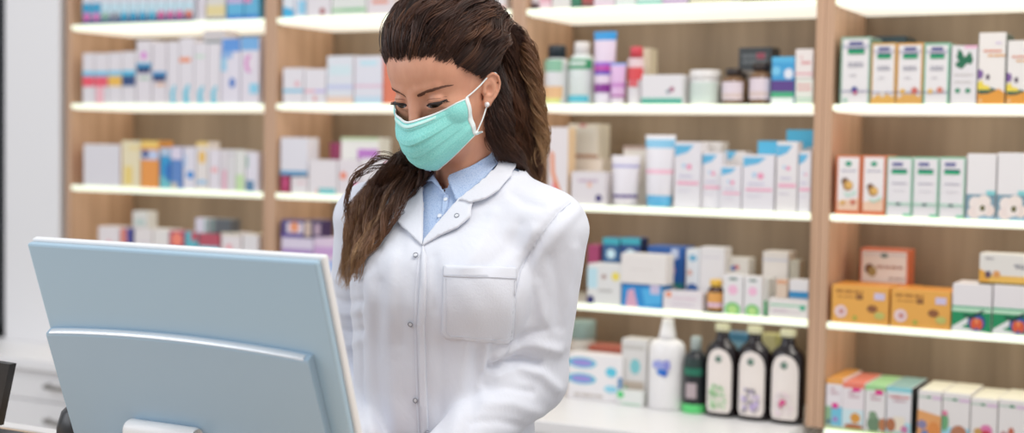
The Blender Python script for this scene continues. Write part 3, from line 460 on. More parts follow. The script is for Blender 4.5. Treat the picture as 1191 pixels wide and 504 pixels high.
for x0, x1, yt, lk, ex in ((194.5, 208, 48, 'white carton with cyan tick', []), (208.5, 225, 44, 'white carton with orange mark and cyan tick', [('r', -.2, .3, .8, .37, 'ee9468')]), (225.5, 241, 50, 'white carton with pale green mark and cyan tick', [('r', .1, .2, .8, .24, 'c4e0c8')]), (241.5, 256, 50, 'white carton with cyan tick under the grey box', [])):
    P(0, 2, x0, x1, yt, 'c', lk, 'e3dee2', [('p', [(.35, 1), (.3, .82), (.6, .7), (.75, .72), (.6, .85), (.7, 1)], '3fc0d8')]+[e if e[1] >= 0 else ('r', 0, *e[2:]) for e in ex], d=.06)
P(0, 2, 236, 261, 35, 'c', 'small grey-white box balanced on the carton tops', 'cfc8c8', [('r', .1, .8, .9, 1, '6f7f80')], on=len(items)-1, off=.01, d=.06)
P(0, 2, 257, 279, 45, 'c', 'white carton with blue top and blue drop', 'e2dde6', [('r', .05, 0, 1, .2, '5f98dc'), ('r', 0, .2, .6, .3, '8fb4e0'), ('d', .6, .68, .16, '3f78c4', 1.3), ('r', 0, .3, .3, .5, 'a0d0e8')], d=.06)
P(0, 2, 280, 301, 43, 'c', 'white carton with blue top and pink ring at the upright', 'e2dce4', [('r', 0, 0, 1, .2, '78b0e0'), ('d', .45, .4, .25, 'd88ac4', 1.6), ('d', .6, .4, .2, 'e6dce4', 1.6), ('r', .5, .7, 1, .85, '8fd0e8')], d=.06)
P(0, 3, 97, 140, 168, 'c', 'plain wide white carton', 'e0dde0', [('r', .12, .06, .97, .97, 'dedbdf')], {'side': 'b86058'}, d=.06)
P(0, 3, 141, 163, 164, 'c', 'pale yellow and cream carton', 'e8dcb8', [('r', .15, .55, .6, .95, 'ecd27c'), ('r', .4, .1, 1, .2, 'ecd89c')], {'top': 'ecd078'}, d=.06)
P(0, 3, 164, 184.5, 164, 'c', 'orange carton with navy dot and yellow top', 'ea9a4a', [('r', 0, 0, 1, .15, 'eec96c'), ('r', 0, .2, 1, .4, 'c0cde8'), ('d', .25, .28, .18, '2f3f78')], {'top': 'ecc468'}, d=.06)
P(0, 3, 186, 198, 172, 'c', 'teal-blue carton next to the orange one', '2f98cc', [('r', 0, .7, 1, 1, '6fc0c8'), ('r', 0, 0, 1, .2, 'b8c8dc'), ('r', .6, .4, 1, .8, '2f6cc0')], d=.05)
P(0, 3, 198.5, 212, 171, 'c', 'denim-blue carton with white top', '5f88c4', [('r', 0, 0, 1, .3, 'dcd4e4'), ('r', 0, .85, .6, 1, 'ccc8b8')], d=.05)
P(0, 3, 213, 227, 171, 'c', 'white carton with bright blue blot', 'e2dee6', [('d', .6, .66, .33, '3f8fd4', .8), ('r', 0, .2, .3, .5, 'c4d4ec')], d=.05)
P(0, 3, 228, 242, 165, 'c', 'white carton with yellow drop and top', 'e6dfda', [('r', 0, 0, 1, .1, 'eacb80'), ('d', .5, .32, .3, 'edc064', 1.5), ('r', .1, .8, .9, .88, '9fc8e8')], {'top': 'ecc674'}, d=.05)
P(0, 3, 243, 256, 174, 'c', 'white carton with coral spot', 'e4dee4', [('d', .5, .5, .3, 'eeb0b0', .7)], d=.05)
P(0, 3, 257, 264.5, 174, 'c', 'narrow white carton with pink foot', 'e2dcde', [('r', .2, .5, .9, 1, 'e8b4c4')], d=.05)
P(0, 3, 265, 273, 174, 'c', 'narrow plain white carton', 'dfdcdc', [('r', 0, .1, 1, .14, 'cfc8d0')], d=.05)
P(0, 3, 273.5, 285, 175, 'c', 'narrow white carton with light green foot', 'e2e2dc', [('r', .1, .6, .9, 1, 'c4e0a8')], d=.05)
P(0, 3, 286, 300, 177, 'c', 'white carton with slate blue foot by the upright', 'e2dee6', [('r', 0, .72, .7, 1, '5f88a8'), ('r', 0, .1, .2, .4, '9fc0b0')], d=.05)
P(0, 4, 114, 139, 264, 'c', 'white carton with faint pink mark', 'e4dcdc', [('d', .5, .4, .12, 'ecb0b8')], d=.06)
P(0, 4, 140, 154, 266, 'c', 'small navy, coral and blue carton', '4a4a90', [('r', 0, 0, .5, .5, 'e08878'), ('r', .3, .6, 1, .8, '6f90e0')], d=.05)
k = P(0, 4, 156, 177, 266, 'c', 'white carton carrying a small white box', 'e4ddda', [('r', .1, .3, .9, .34, 'd8d0d8')], d=.06)
P(0, 4, 154, 172, 246, 'c', 'small white box stacked above the others', 'd8d6d0', [('r', .2, .5, .8, .8, 'b8ccc4')], on=k, off=.01, d=.04)
P(0, 4, 178, 196, 267, 'c', 'cream-white carton beside the colourful packs', 'e4dfda', [('r', .1, .4, .9, .44, 'd8d0d8')], d=.06)
P(0, 4, 197, 214, 269, 'c', 'coral and plum carton', 'b0486c', [('d', .5, .2, .4, 'f08870'), ('r', .4, .5, 1, .7, '8fd0e0')], d=.05)
P(0, 4, 215, 230, 270, 'c', 'teal and plum patterned carton', '5fb4c0', [('d', .4, .6, .35, 'a83f6c'), ('r', .5, 0, 1, .2, 'c05060')], d=.05)
k = P(0, 4, 231, 255, 272, 'c', 'red and aqua patterned carton', 'b85060', [('r', 0, .3, 1, .6, '8fc8d8'), ('d', .8, .8, .2, 'e0608c')], d=.05)
P(0, 4, 227, 241, 254, 'c', 'small lilac-white box on the patterned cartons', 'd6d0dc', [('r', .8, 0, 1, 1, '8fb0a8')], on=k, d=.04)
P(0, 4, 242, 269, 255, 'c', 'dark grey carton on the patterned cartons', '5c6064', [('r', 0, 0, .3, 1, '7f8f8c')], on=k, off=.012, d=.04)
P(0, 4, 257, 280, 271, 'c', 'white carton with pink dot', 'e4dcdc', [('d', .4, .35, .16, 'f0a0a8'), ('r', 0, 0, 1, .05, 'd8ccb0')], d=.06)
P(0, 4, 282, 300, 273, 'c', 'white carton with lilac foot by the upright', 'e0dcdc', [('r', 0, .6, .5, .9, 'b0b0e0')], {'top': 'd8ccb0'}, d=.06)
# labels: look + where, with a count from the left inside its own shelf
byrow = {}
for it in items: byrow.setdefault((it['bay'], it['sh']), []).append(it)
for (bay, sh), L in byrow.items():
    bn = ['far left bay', 'second bay', 'third bay', 'right bay'][bay]
    sn = 'counter below the '+bn if sh == 5 and bay < 3 else SHN[sh]+' shelf of '+bn
    from collections import Counter
    cnt = Counter(i['look'] for i in L); L.sort(key=lambda i: i['x'])
    dupn = Counter()
    for i in L:
        lab = i['look']
        if cnt[lab] > 1: dupn[lab] += 1; lab = ORD[dupn[lab]-1]+' '+lab+' from the left'
        words = (lab+', '+sn).split()
        if len(words) > 16: words = (lab+', '+sn.replace(' of ', ', ')).split()
        i['o']['label'] = ' '.join(words); i['o']['group'] = 'packs on the '+sn
        if len(words) > 16: print('LONG', len(words), i['o']['label'])
# ---------------------------------------------------------------- front desk, monitor
M_desk = wood('pale_oak_desk', 'c8a888', 'dcc3a6', (2, 30, 30)); ZD = .935
v = ray(0, 491); kd = (ZD-1.42)/v[2]; YD = float((CP+v*kd)[1])
b = MB(); b.box(-3.2, .35, YD-.75, YD-.03, ZD-.03, ZD, M_desk, .002); b.build('wood_top', None)
desk = empty('service_desk', (-1.2, YD-.4, 0), 'long front service desk carrying the monitor', 'desk')
bpy.data.objects['wood_top'].parent = desk; bpy.data.objects['wood_top'].location = (1.2, -(YD-.4), 0)
b = MB(); b.box(-2., 1.55, .37, .40, ZD-.04, ZD+.002, M_white, .002); b.build('white_edging', desk)
b = MB(); b.box(-1.98, 1.53, -.33, -.30, 0, ZD-.031, M_white); b.box(-1.98, -1.95, -.299, .33, 0, ZD-.031, M_white); b.box(1.5, 1.53, -.299, .33, 0, ZD-.031, M_white); b.build('front_panel', desk)
A = atZ(30, 281, 1.96); TAU = .33
mon = empty('monitor', (A[0]+.248, A[1]+.12, ZD), 'large pale blue-grey monitor seen from behind in the foreground', 'monitor')
mon_M = Matrix.Translation(Vector(A)-Vector(mon.location)) @ Matrix.Rotation(TAU, 4, 'X')   # local x right, y into the panel, z up (panel hangs at z<0)
M_mon = mat('a6c2d4', .28, name='monitor_back_shell'); M_bez = mat('e9ebec', .3, name='monitor_bezel'); M_scr = mat('101214', .15)
def mon_part(b, name, par=mon):
    o = b.build(name, par)
    if par is mon: o.matrix_local = mon_M
    return o
PW, PHt = .496, .345
b = MB(); b.box(0, PW-.004, .0, .011, -PHt, -.003, M_mon, .0035); mon_part(b, 'back_shell')
b = MB(); b.box(-.001, PW, .0112, .022, -PHt-.003, 0, M_bez, .003); mon_part(b, 'bezel')
b = MB(); b.box(.008, PW-.008, .0222, .0228, -PHt+.02, -.008, M_scr); mon_part(b, 'screen')
# raised rear housing with a gently curved upper ridge
nx = 48; vs = []; fs = []; 
prof = lambda u: .1335 - .0095*math.sin(math.pi*min(1, u*1.0))**.8
for i in range(nx+1):
    u = i/nx; x = .006 + (.4595-.006)*u; zt = -prof(u); xb = .006+(.466-.006)*u
    vs += [(x, -.0002, zt+.0035), (x, -.004, zt+.0033), (x, -.0125, zt), (x, -.0135, zt-.004), (x+(xb-x)*.5, -.0125, zt-.1), (xb, -.011, -PHt+.02), (xb, -.0002, -PHt+.012)]
for i in range(nx):
    for j in range(6): q = i*7+j; fs.append((q, q+1, q+8, q+7))
fs.append((0, 6, 5, 4, 3, 2, 1)); e = nx*7; fs.append((e, e+1, e+2, e+3, e+4, e+5, e+6))
b = MB(); b.add(vs, fs, mat('a0b9cb', .22, name='monitor_housing')); h = mon_part(b, 'rear_housing')
for p in h.data.polygons: p.use_smooth = False
b = MB(); 
vs = []; fs = []
for i in range(nx+1):
    u = i/nx; x = .012+(.452-.012)*u; zt = -prof(u)
    for k in range(7):
        a = k/6*math.pi*.5; vs.append((x, -.004-.0092*math.sin(a), zt+.0038-.0042*(1-math.cos(a))))
for i in range(nx):
    for k in range(6): q = i*7+k; fs.append((q, q+1, q+8, q+7))
b.add(vs, fs, mat('dfe4e8', .12, .3, name='polished_ridge'), True); mon_part(b, 'ridge_trim')
# hinge and stand
b = MB(); b.tube([(.132, -.024, -.264), (.136, -.024, -.264), (.25, -.024, -.264), (.254, -.024, -.264)], [.013, .015, .015, .013], M_bez, 20); b.box(.137, .24, -.022, -.0125, -.33, -.272, M_bez, .002); mon_part(b, 'hinge')
b = MB(); b.tube([(.1, -.014, -.33), (.103, -.02, -.302), (.115, -.024, -.28), (.13, -.024, -.271)], .006, M_bez, 12); mon_part(b, 'cable_clip')
off = Vector(A)-Vector(mon.location)
b = MB(); b.box(off.x+.135, off.x+.242, off.y+.055, off.y+.075, .008, .09, M_bez, .006); b.build('stand_neck', mon)
b = MB(); b.box(off.x+.07, off.x+.31, off.y+.0, off.y+.2, .0005, .01, M_bez, .004); b.build('stand_base', mon)
# rounded dark device of unknown kind behind the lower left corner, front plate invented
q = atZ(101, 505, 2.19)
dv = empty('desk_device', (q[0], q[1], ZD), 'black rounded device on the desk behind the monitor lower left corner', 'device')
M_blk = mat('17181b', .3)
b = MB(); b.lathe([(.04, 0), (.045, .008), (.045, .045), (.038, .068), (.022, .083), (.004, .088)], M_blk, 28); b.build('device_body', dv)
b = MB(); b.box(-.02, .02, -.0475, -.0425, .012, .032, mat('30353d', .2), .001); b.build('front_plate', dv)
# slanted black screen at the left frame edge
q = atZ(11, 424, 2.2)
ds = empty('desk_display', (q[0]-.12, q[1], ZD), 'black slanted screen cut off by the left frame edge', 'monitor')
b = MB(); z1 = q[2]-ZD; vs = [(-.16, 0, z1+.006), (.12, 0, z1), (.092, 0, z1-.1), (-.12, 0, z1-.1)]
vs2 = [(x, y+.014, z) for x, y, z in vs]; b.add(vs+vs2, [(0, 3, 2, 1), (4, 5, 6, 7), (0, 1, 5, 4), (1, 2, 6, 5), (2, 3, 7, 6), (3, 0, 4, 7)], M_blk); b.build('screen', ds)
b = MB(); b.box(-.03, .03, .03, .045, .004, z1-.06, M_blk, .003); b.box(-.08, .08, -.03, .09, .0005, .008, M_blk, .003); b.build('stand', ds)
# ---------------------------------------------------------------- implicit modelling tools
BM = np.array([R0, D0, Z0])                      # rows: right, away, up
def toP(w): return (np.asarray(w)-CP)@BM.T
def toW(p): return np.asarray(p)@BM + CP
def PX(x, y, z): return toP(atZ(x, y, z))
def smin(a, b, k): h = np.clip(.5+.5*(b-a)/k, 0, 1); return b+(a-b)*h-k*h*(1-h)
def smax(a, b, k): return -smin(-a, -b, k)
def ell(p, c, r): q = (p-np.array(c))/np.array(r); L = np.linalg.norm(q, axis=-1); g = np.linalg.norm(q/np.array(r), axis=-1)+1e-9; return L*(L-1)/g
def cap(p, a, b, ra, rb=None):
    rb = ra if rb is None else rb; a = np.array(a, float); b = np.array(b, float); ab = b-a
    t = np.clip(((p-a)@ab)/(ab@ab), 0, 1); return np.linalg.norm(p-a-t[..., None]*ab, axis=-1)-(ra+(rb-ra)*t)
def surfnet(f, lo, hi, h):
    lo = np.array(lo, float); n = np.ceil((np.array(hi)-lo)/h).astype(int)+1
    ax = [lo[i]+h*np.arange(n[i]) for i in range(3)]
    V = np.empty(n, np.float32)
    for i in range(0, n[0], 24):
        X = np.stack(np.meshgrid(ax[0][i:i+24], ax[1], ax[2], indexing='ij'), -1); V[i:i+24] = f(X.reshape(-1, 3)).reshape(X.shape[:3])
    S = V < 0
    cells = np.zeros(np.array(V.shape)-1, np.int32)
    for c in range(8): dx, dy, dz = c & 1, c >> 1 & 1, c >> 2; cells += S[dx:n[0]-1+dx, dy:n[1]-1+dy, dz:n[2]-1+dz]
    act = (cells > 0) & (cells < 8); idx = -np.ones(act.shape, np.int64); I = np.argwhere(act); idx[act] = np.arange(len(I))
    acc = np.zeros((len(I), 3)); cnt = np.zeros(len(I))
    cor = [(c & 1, c >> 1 & 1, c >> 2) for c in range(8)]
    for a in range(8):
        for b_ in range(a+1, 8):
            d = np.array(cor[b_])-np.array(cor[a])
            if abs(d).sum() != 1: continue
            A_ = I+cor[a]; B_ = I+cor[b_]; va = V[tuple(A_.T)]; vb = V[tuple(B_.T)]; m = (va < 0) != (vb < 0)
            t = np.where(m, va/(va-vb+1e-12), 0)[:, None]; acc += np.where(m[:, None], A_+t*d, 0); cnt += m
    P_ = lo+h*acc/np.maximum(cnt, 1)[:, None]
    F = []
    for ax_ in range(3):
        u, w = [(1, 2), (2, 0), (0, 1)][ax_]
        s0 = [slice(None)]*3; s1 = [slice(None)]*3; s0[ax_] = slice(0, -1); s1[ax_] = slice(1, None)
        a0 = S[tuple(s0)]; a1 = S[tuple(s1)]; ch = np.argwhere(a0 != a1)
        ch = ch[(ch[:, u] > 0) & (ch[:, w] > 0) & (ch[:, u] < n[u]-1) & (ch[:, w] < n[w]-1)]
        if not len(ch): continue
        q = []
        for du, dw in ((-1, -1), (0, -1), (0, 0), (-1, 0)):
            c_ = ch.copy(); c_[:, u] += du; c_[:, w] += dw; q.append(idx[tuple(c_.T)])
        q = np.stack(q, 1); inside = a0[tuple(ch.T)]; q[~inside] = q[~inside][:, ::-1]; F.append(q)
    F = np.concatenate(F); F = F[(F >= 0).all(1)]; us = np.unique(F); rm = np.zeros(len(P_), np.int64); rm[us] = np.arange(len(us)); P_ = P_[us]; F = rm[F]
    return P_, F
def mesh_obj(name, V, F, m, parent=None, smooth=True, origin=None):
    """V in world coordinates; stored relative to origin"""
    o_ = np.array(origin if origin is not None else (0, 0, 0)); me = bpy.data.meshes.new(name)
    V = np.asarray(V)-o_
    if isinstance(F, np.ndarray) and len(F):
        k = F.shape[1]; me.vertices.add(len(V)); me.vertices.foreach_set('co', V.astype(np.float32).ravel())
        me.loops.add(F.size); me.loops.foreach_set('vertex_index', F.astype(np.int32).ravel())
        me.polygons.add(len(F)); me.polygons.foreach_set('loop_start', np.arange(0, F.size, k, dtype=np.int32)); me.polygons.foreach_set('loop_total', np.full(len(F), k, np.int32))
        me.update(calc_edges=True); me.validate()
    else: me.from_pydata(V.tolist(), [], [list(f) for f in F])
    me.materials.append(m); me.polygons.foreach_set('use_smooth', [smooth]*len(me.polygons)); me.update()
    o = bpy.data.objects.new(name, me); COL.objects.link(o)
    if parent: o.parent = parent
    return o
def vnormals(V, F):
    a, b_, c = V[F[:, 0]], V[F[:, 1]], V[F[:, 2]]; n = np.cross(b_-a, c-a); N = np.zeros_like(V)
    for k in range(F.shape[1]): np.add.at(N, F[:, k], n)
    return N/(np.linalg.norm(N, axis=1, keepdims=True)+1e-12)
def smooth_mesh(V, F, it=2, lam=.5):
    E_ = np.concatenate([F[:, [k, (k+1) % F.shape[1]]] for k in range(F.shape[1])]); E_ = np.concatenate([E_, E_[:, ::-1]])
    for _ in range(it):
        s = np.zeros_like(V); c = np.zeros(len(V)); np.add.at(s, E_[:, 0], V[E_[:, 1]]); np.add.at(c, E_[:, 0], 1); V = V+lam*(s/np.maximum(c, 1)[:, None]-V)
    return V
def vpix(W): q = W-CP; z = q@CD; return 595.5+FPX*(q@CR)/z, 252-FPX*(q@CU)/z
def pdist(x, y, pl):
    d = np.full(x.shape, 1e9)
    for (x0, y0), (x1, y1) in zip(pl[:-1], pl[1:]):
        dx, dy = x1-x0, y1-y0; t = np.clip(((x-x0)*dx+(y-y0)*dy)/(dx*dx+dy*dy+1e-9), 0, 1); d = np.minimum(d, np.hypot(x-x0-t*dx, y-y0-t*dy))
    return d
def inpoly(x, y, P_):
    r = np.zeros(np.shape(x), bool); n = len(P_)
    for i in range(n):
        x0, y0 = P_[i]; x1, y1 = P_[(i+1) % n]
        if y0 == y1: continue
        c = ((y0 > y) != (y1 > y)) & (x < (x1-x0)*(y-y0)/(y1-y0)+x0); r ^= c
    return r
# ---------------------------------------------------------------- the woman
ORI = atZ(520, 250, 2.2); ORI[2] = 0.0
person = empty('person', tuple(ORI), 'standing woman in white coat and turquoise face mask looking down at the monitor', 'person')
# head frame (centimetres): x to her left, y forward, z up
PSI, THE = math.radians(34), math.radians(25)
_f = np.array([-math.sin(PSI), -math.cos(PSI), 0]); _l = np.array([math.cos(PSI), -math.sin(PSI), 0]); _z = np.array([0, 0, 1.])
HF = _f*math.cos(THE)-_z*math.sin(THE); HU = _z*math.cos(THE)+_f*math.sin(THE); HL = _l
HP = PX(516.6, 94.6, 2.165); HB = np.array([HL, HF, HU])
def h2p(q): return np.asarray(q)@HB/100 + HP
def p2h(p): return (p-HP)@HB.T*100
def h2w(q): return toW(h2p(q))
def ssd(v, w): return np.exp(-(v/w)**2)
def head_sdf(h):
    x, y, z = h[:, 0], h[:, 1], h[:, 2]; ax_ = np.abs(x); m = np.stack([ax_, y, z], 1)
    d = ell(h, (0, -1.2, 3.3), (7.3, 9.3, 7.8))
    d = smin(d, ell(h, (0, 1.6, -2.2), (6.15, 6.4, 8.6)), 2.2)
    d = smin(d, ell(h, (0, 3.6, 4.0), (5.9, 4.6, 4.6)), 1.6)
    d = smin(d, ell(m, (3.9, 4.7, -2.7), (2.2, 2.4, 1.9)), 1.8)
    d = smin(d, ell(h, (0, 3.6, -7.6), (4.5, 4.6, 3.2)), 1.6)
    d = smin(d, ell(h, (0, 6.9, -9.9), (1.7, 1.6, 1.4)), 1.2)
    d = smin(d, cap(m, (1.2, 7.75, 1.75), (3.7, 6.7, 2.0), .75, .6), .8)
    sock = np.linalg.norm((m-np.array([3.15, 8.9, .05]))/np.array([1.25, 1, .95]), axis=1)-1.55
    d = smax(d, -sock, .9)
    d = smin(d, cap(h, (0, 7.9, .9), (0, 9.6, -3.7), .62, .95), .9)
    d = smin(d, cap(h, (0, 7.4, 1.6), (0, 8.3, -1.), .8, .7), .8)
    d = smin(d, ell(m, (1.15, 8.6, -4.1), (.75, .9, .7)), .4)
    d = smin(d, ell(h, (0, 7.6, -6.8), (2.4, 1.1, 1.3)), .8)
    # closed-down lids over the eyeballs
    d = smin(d, np.linalg.norm((m-np.array([3.15, 6.72, -.05]))/np.array([1.12, 1, .92]), axis=1)*1.0-1.14, .3)
    d = smin(d, cap(m, (2.1, 7.65, -1.15), (4.2, 7.0, -1.0), .28, .22), .55)
    # ears
    e = (m-np.array([7.05, -1.2, -1.85]))*1.16
    # ear axes: tilt back and flare out
    ca, sa = math.cos(.38), math.sin(.38); ex = e[:, 0]*ca+e[:, 1]*sa; ey = -e[:, 0]*sa+e[:, 1]*ca; cb, sb_ = math.cos(.42), math.sin(.42)
    ez = e[:, 2]*cb-ey*sb_; ey2 = ey*cb+e[:, 2]*sb_
    q = np.stack([ex, ey2, ez], 1)
    plate = ell(q, (0.15, -.1, .25), (.38, 1.55, 2.75))
    ring = np.full(len(h), 9.)
    pts = [(0.25, 1.25, -.2), (.4, 1.45, 1.2), (.5, 1.0, 2.35), (.55, 0, 2.85), (.6, -1.15, 2.45), (.6, -1.75, 1.3), (.55, -1.7, 0), (.45, -1.2, -1.2), (.3, -.5, -2.0)]
    for a, b_ in zip(pts[:-1], pts[1:]): ring = np.minimum(ring, cap(q, a, b_, .27))
    an = np.full(len(h), 9.)
    pts = [(.35, .1, 1.7), (.45, -.75, .9), (.45, -.9, -.1), (.35, -.4, -1.1), (.3, .5, -1.2)]
    for a, b_ in zip(pts[:-1], pts[1:]): an = np.minimum(an, cap(q, a, b_, .24))
    ear = smin(plate, ring, .25); ear = smin(ear, an, .25)
    ear = smax(ear, -ell(q, (.55, .25, -.1), (.5, .65, .85)), .2)
    ear = smin(ear, ell(q, (.2, .2, -2.35), (.42, .8, .85)), .4)
    ear = smin(ear, ell(q, (.3, 1.1, -.55), (.35, .4, .5)), .2)
    d = smin(d, ear, .45)
    return d/100
NK0 = h2p((0, -2.2, -5.0)); NK1 = PX(556, 238, 2.26); NK2 = PX(556, 300, 2.27)
def neck_sdf(p):
    d = cap(p, NK0, NK1, .052, .056); d = smin(d, cap(p, NK1, NK2, .06, .09), .04)
    st = cap(p, h2p((5.6, -2.5, -6)), PX(520, 240, 2.19), .012, .011)      # neck muscle
    return smin(d, st, .025)
def headneck(p): return smin(head_sdf(p2h(p)), neck_sdf(p), .022)
# torso frame
BET = math.radians(27); TL = np.array([math.cos(BET), -math.sin(BET), 0]); TN = np.array([-math.sin(BET), -math.cos(BET), 0])
def C3(x, y, z): return PX(x, y, z)
TZ = 2.235
rows = [  # py, cx, a (lateral half width), b (half depth)
    (205, 552, .062, .062), (222, 546, .104, .078), (240, 538, .135, .090), (262, 531, .152, .102), (300, 523, .158, .120), (345, 519, .152, .127),
    (390, 517, .146, .121), (450, 515, .142, .116), (520, 514, .150, .120), (620, 514, .172, .130), (800, 514, .19, .145), (1000, 514, .20, .155)]
RZ = np.array([C3(r[1], r[0], TZ)[2] for r in rows])[::-1]
RC = np.array([C3(r[1], r[0], TZ)[:2] for r in rows])[::-1]; RA = np.array([r[2] for r in rows])[::-1]; RB = np.array([r[3] for r in rows])[::-1]
def torso(p, off=0.):
    z = p[:, 2]; cx = np.interp(z, RZ, RC[:, 0]); cy = np.interp(z, RZ, RC[:, 1]); a = np.interp(z, RZ, RA)-off; b_ = np.interp(z, RZ, RB)-off
    dx = p[:, 0]-cx; dy = p[:, 1]-cy; u = dx*TL[0]+dy*TL[1]; v_ = dx*TN[0]+dy*TN[1]
    q = (np.abs(u/a)**2.3+np.abs(v_/b_)**2.3)**(1/2.3); d = (q-1)*np.minimum(a, b_)*.95
    return np.maximum(d, np.maximum(z-(RZ[-1]), RZ[0]+off-z))
SN, EN, WN = C3(636, 275, 2.165), C3(617, 440, 2.20), C3(520, 540, 2.06)
SF, EF, WF = C3(428, 258, 2.33), C3(410, 440, 2.36), C3(420, 532, 2.13)
WN[2] = .972-1.42; WF[2] = .97-1.42; EF = np.array(EF)
def coat_sdf(p, off=0., arms=True):
    d = torso(p, off)
    sh = np.minimum(cap(p, C3(575, 216, 2.22), C3(630, 262, 2.17), .040-off, .052-off), cap(p, C3(525, 218, 2.28), C3(436, 250, 2.33), .045-off, .05-off))
    d = smin(d, sh, .05)
    d = smin(d, cap(p, C3(478, 330, TZ-.055), C3(482, 335, TZ-.055), .062-off), .06); d = smin(d, cap(p, C3(558, 335, TZ-.1), C3(560, 338, TZ-.1), .062-off), .06)
    if arms:
        n = cap(p, SN, EN, .0625-off, .0535-off); n2 = cap(p, EN, WN, .056-off, .041-off); n = smin(n, n2, .018)
        f_ = cap(p, SF, EF, .054-off, .047-off); f2 = cap(p, EF, WF, .046-off, .038-off); f_ = smin(f_, f2, .02)
        up = np.clip((p[:, 2]-C3(600, 300, 2.2)[2])/.05, 0, 1)
        d = np.where(up > 0, smin(d, n, .006+.034*up), smin(d, n, .006)); d = smin(d, f_, .008+.03*up)
    return d
def bake(name, f, lo, hi, h, m, sm=2): V, F = surfnet(f, lo, hi, h); V = smooth_mesh(V, F, sm); return toW(V), F
c0 = C3(520, 250, 2.22)
lo = np.array([c0[0]-.26, c0[1]-.30, .50]); hi = np.array([c0[0]+.28, c0[1]+.28, c0[2]+.12])
CV, CF = bake('coat', lambda p: coat_sdf(p), lo-[0, 0, 1.42], hi, .0045, None, 3)
FOLDS = [  # polyline in photo pixels, width px, amplitude m (+ ridge, - groove)
    ([(664, 236), (650, 247), (632, 270), (618, 292), (606, 315), (599, 345), (595, 400), (580, 425)], 2.2, -.0045), ([(672, 244), (655, 262), (636, 287), (624, 305), (614, 335), (608, 380)], 7, .004),
    ([(572, 427), (588, 419), (606, 416), (626, 421)], 4.2, -.0075), ([(578, 415), (596, 405), (622, 401), (648, 408)], 7, .006), ([(580, 440), (604, 430), (630, 436), (648, 452)], 7, .006), ([(568, 452), (590, 450), (618, 456)], 5, -.004),
    ([(600, 396), (612, 388), (634, 384)], 4, -.003), ([(566, 470), (596, 470), (630, 482)], 7, .004), ([(548, 490), (580, 490), (620, 500)], 5, -.003),
    ([(640, 300), (650, 340), (650, 380)], 7, -.003), ([(668, 290), (664, 340), (656, 400)], 7, .003), ([(625, 330), (632, 370)], 5, .0025),
    ([(604, 262), (590, 290), (566, 312)], 8, -.003), ([(622, 268), (606, 296)], 6, .003), ([(575, 250), (560, 285), (540, 310)], 8, .003), ([(596, 225), (610, 235), (628, 240)], 6, -.003),
    ([(555, 405), (552, 450), (546, 504)], 7, -.0035), ([(575, 400), (570, 425), (562, 445)], 5, -.0035), ([(540, 400), (536, 450), (528, 504)], 8, .0035), ([(566, 402), (562, 430)], 4, .003),
    ([(515, 400), (514, 450), (510, 504)], 7, -.0025), ([(505, 300), (506, 360)], 6, -.002), ([(460, 300), (456, 380), (462, 504)], 9, .003), ([(440, 330), (438, 420), (444, 504)], 8, -.003), ([(428, 290), (430, 380), (432, 504)], 6, .003),
    ([(470, 270), (462, 320), (466, 400)], 7, -.002), ([(383, 344), (400, 352), (418, 350)], 4, -.004), ([(384, 360), (402, 366), (418, 362)], 5, .004), ([(388, 380), (404, 386), (419, 384)], 4, -.004), ([(395, 405), (410, 402), (420, 396)], 5, .0035),
    ([(386, 322), (402, 330), (416, 330)], 5, .003), ([(446, 262), (440, 290)], 5, -.003), ([(421, 290), (420, 360), (421, 450), (424, 504)], 2.5, -.004)]
def apply_folds(V, F):
    x, y = vpix(V); N = vnormals(V, F); fr = np.clip(-(N@ (CD)), 0, 1)**.5; dsp = np.zeros(len(V))
    for pl, w, a in FOLDS: dsp += a*np.exp(-(pdist(x, y, pl)/w)**2)
    rp = toP(V); dsp += .0004*np.sin(rp[:, 0]*130+rp[:, 2]*37+2*np.sin(rp[:, 2]*31))
    return V+N*(dsp*1.25*fr)[:, None]
CV = apply_folds(CV, CF)
M_coat = bpy.data.materials.new('white_cotton'); M_coat.use_nodes = True
_b = M_coat.node_tree.nodes['Principled BSDF']; _b.inputs['Base Color'].default_value = lin('dfe3ed'); _b.inputs['Roughness'].default_value = .8; _b.inputs['Sheen Weight'].default_value = .15
_n = M_coat.node_tree.nodes.new('ShaderNodeTexNoise'); _n.inputs['Scale'].default_value = 45; _n.inputs['Detail'].default_value = 6
_bp = M_coat.node_tree.nodes.new('ShaderNodeBump'); _bp.inputs['Strength'].default_value = .12; _bp.inputs['Distance'].default_value = .004
_n2 = M_coat.node_tree.nodes.new('ShaderNodeTexNoise'); _n2.inputs['Scale'].default_value = 11; _n2.inputs['Detail'].default_value = 3; _n2.inputs['Distortion'].default_value = 2.2
_mm = M_coat.node_tree.nodes.new('ShaderNodeMath'); _mm.operation = 'MULTIPLY_ADD'; _mm.inputs[1].default_value = 2.2; M_coat.node_tree.links.new(_n2.outputs[0], _mm.inputs[0]); M_coat.node_tree.links.new(_n.outputs[0], _mm.inputs[2])
_bp.inputs['Strength'].default_value = .1
M_coat.node_tree.links.new(_mm.outputs[0], _bp.inputs['Height']); M_coat.node_tree.links.new(_bp.outputs[0], _b.inputs['Normal'])
coat_bvh = BVHTree.FromPolygons([Vector(v_) for v_ in CV], [list(map(int, f)) for f in CF])
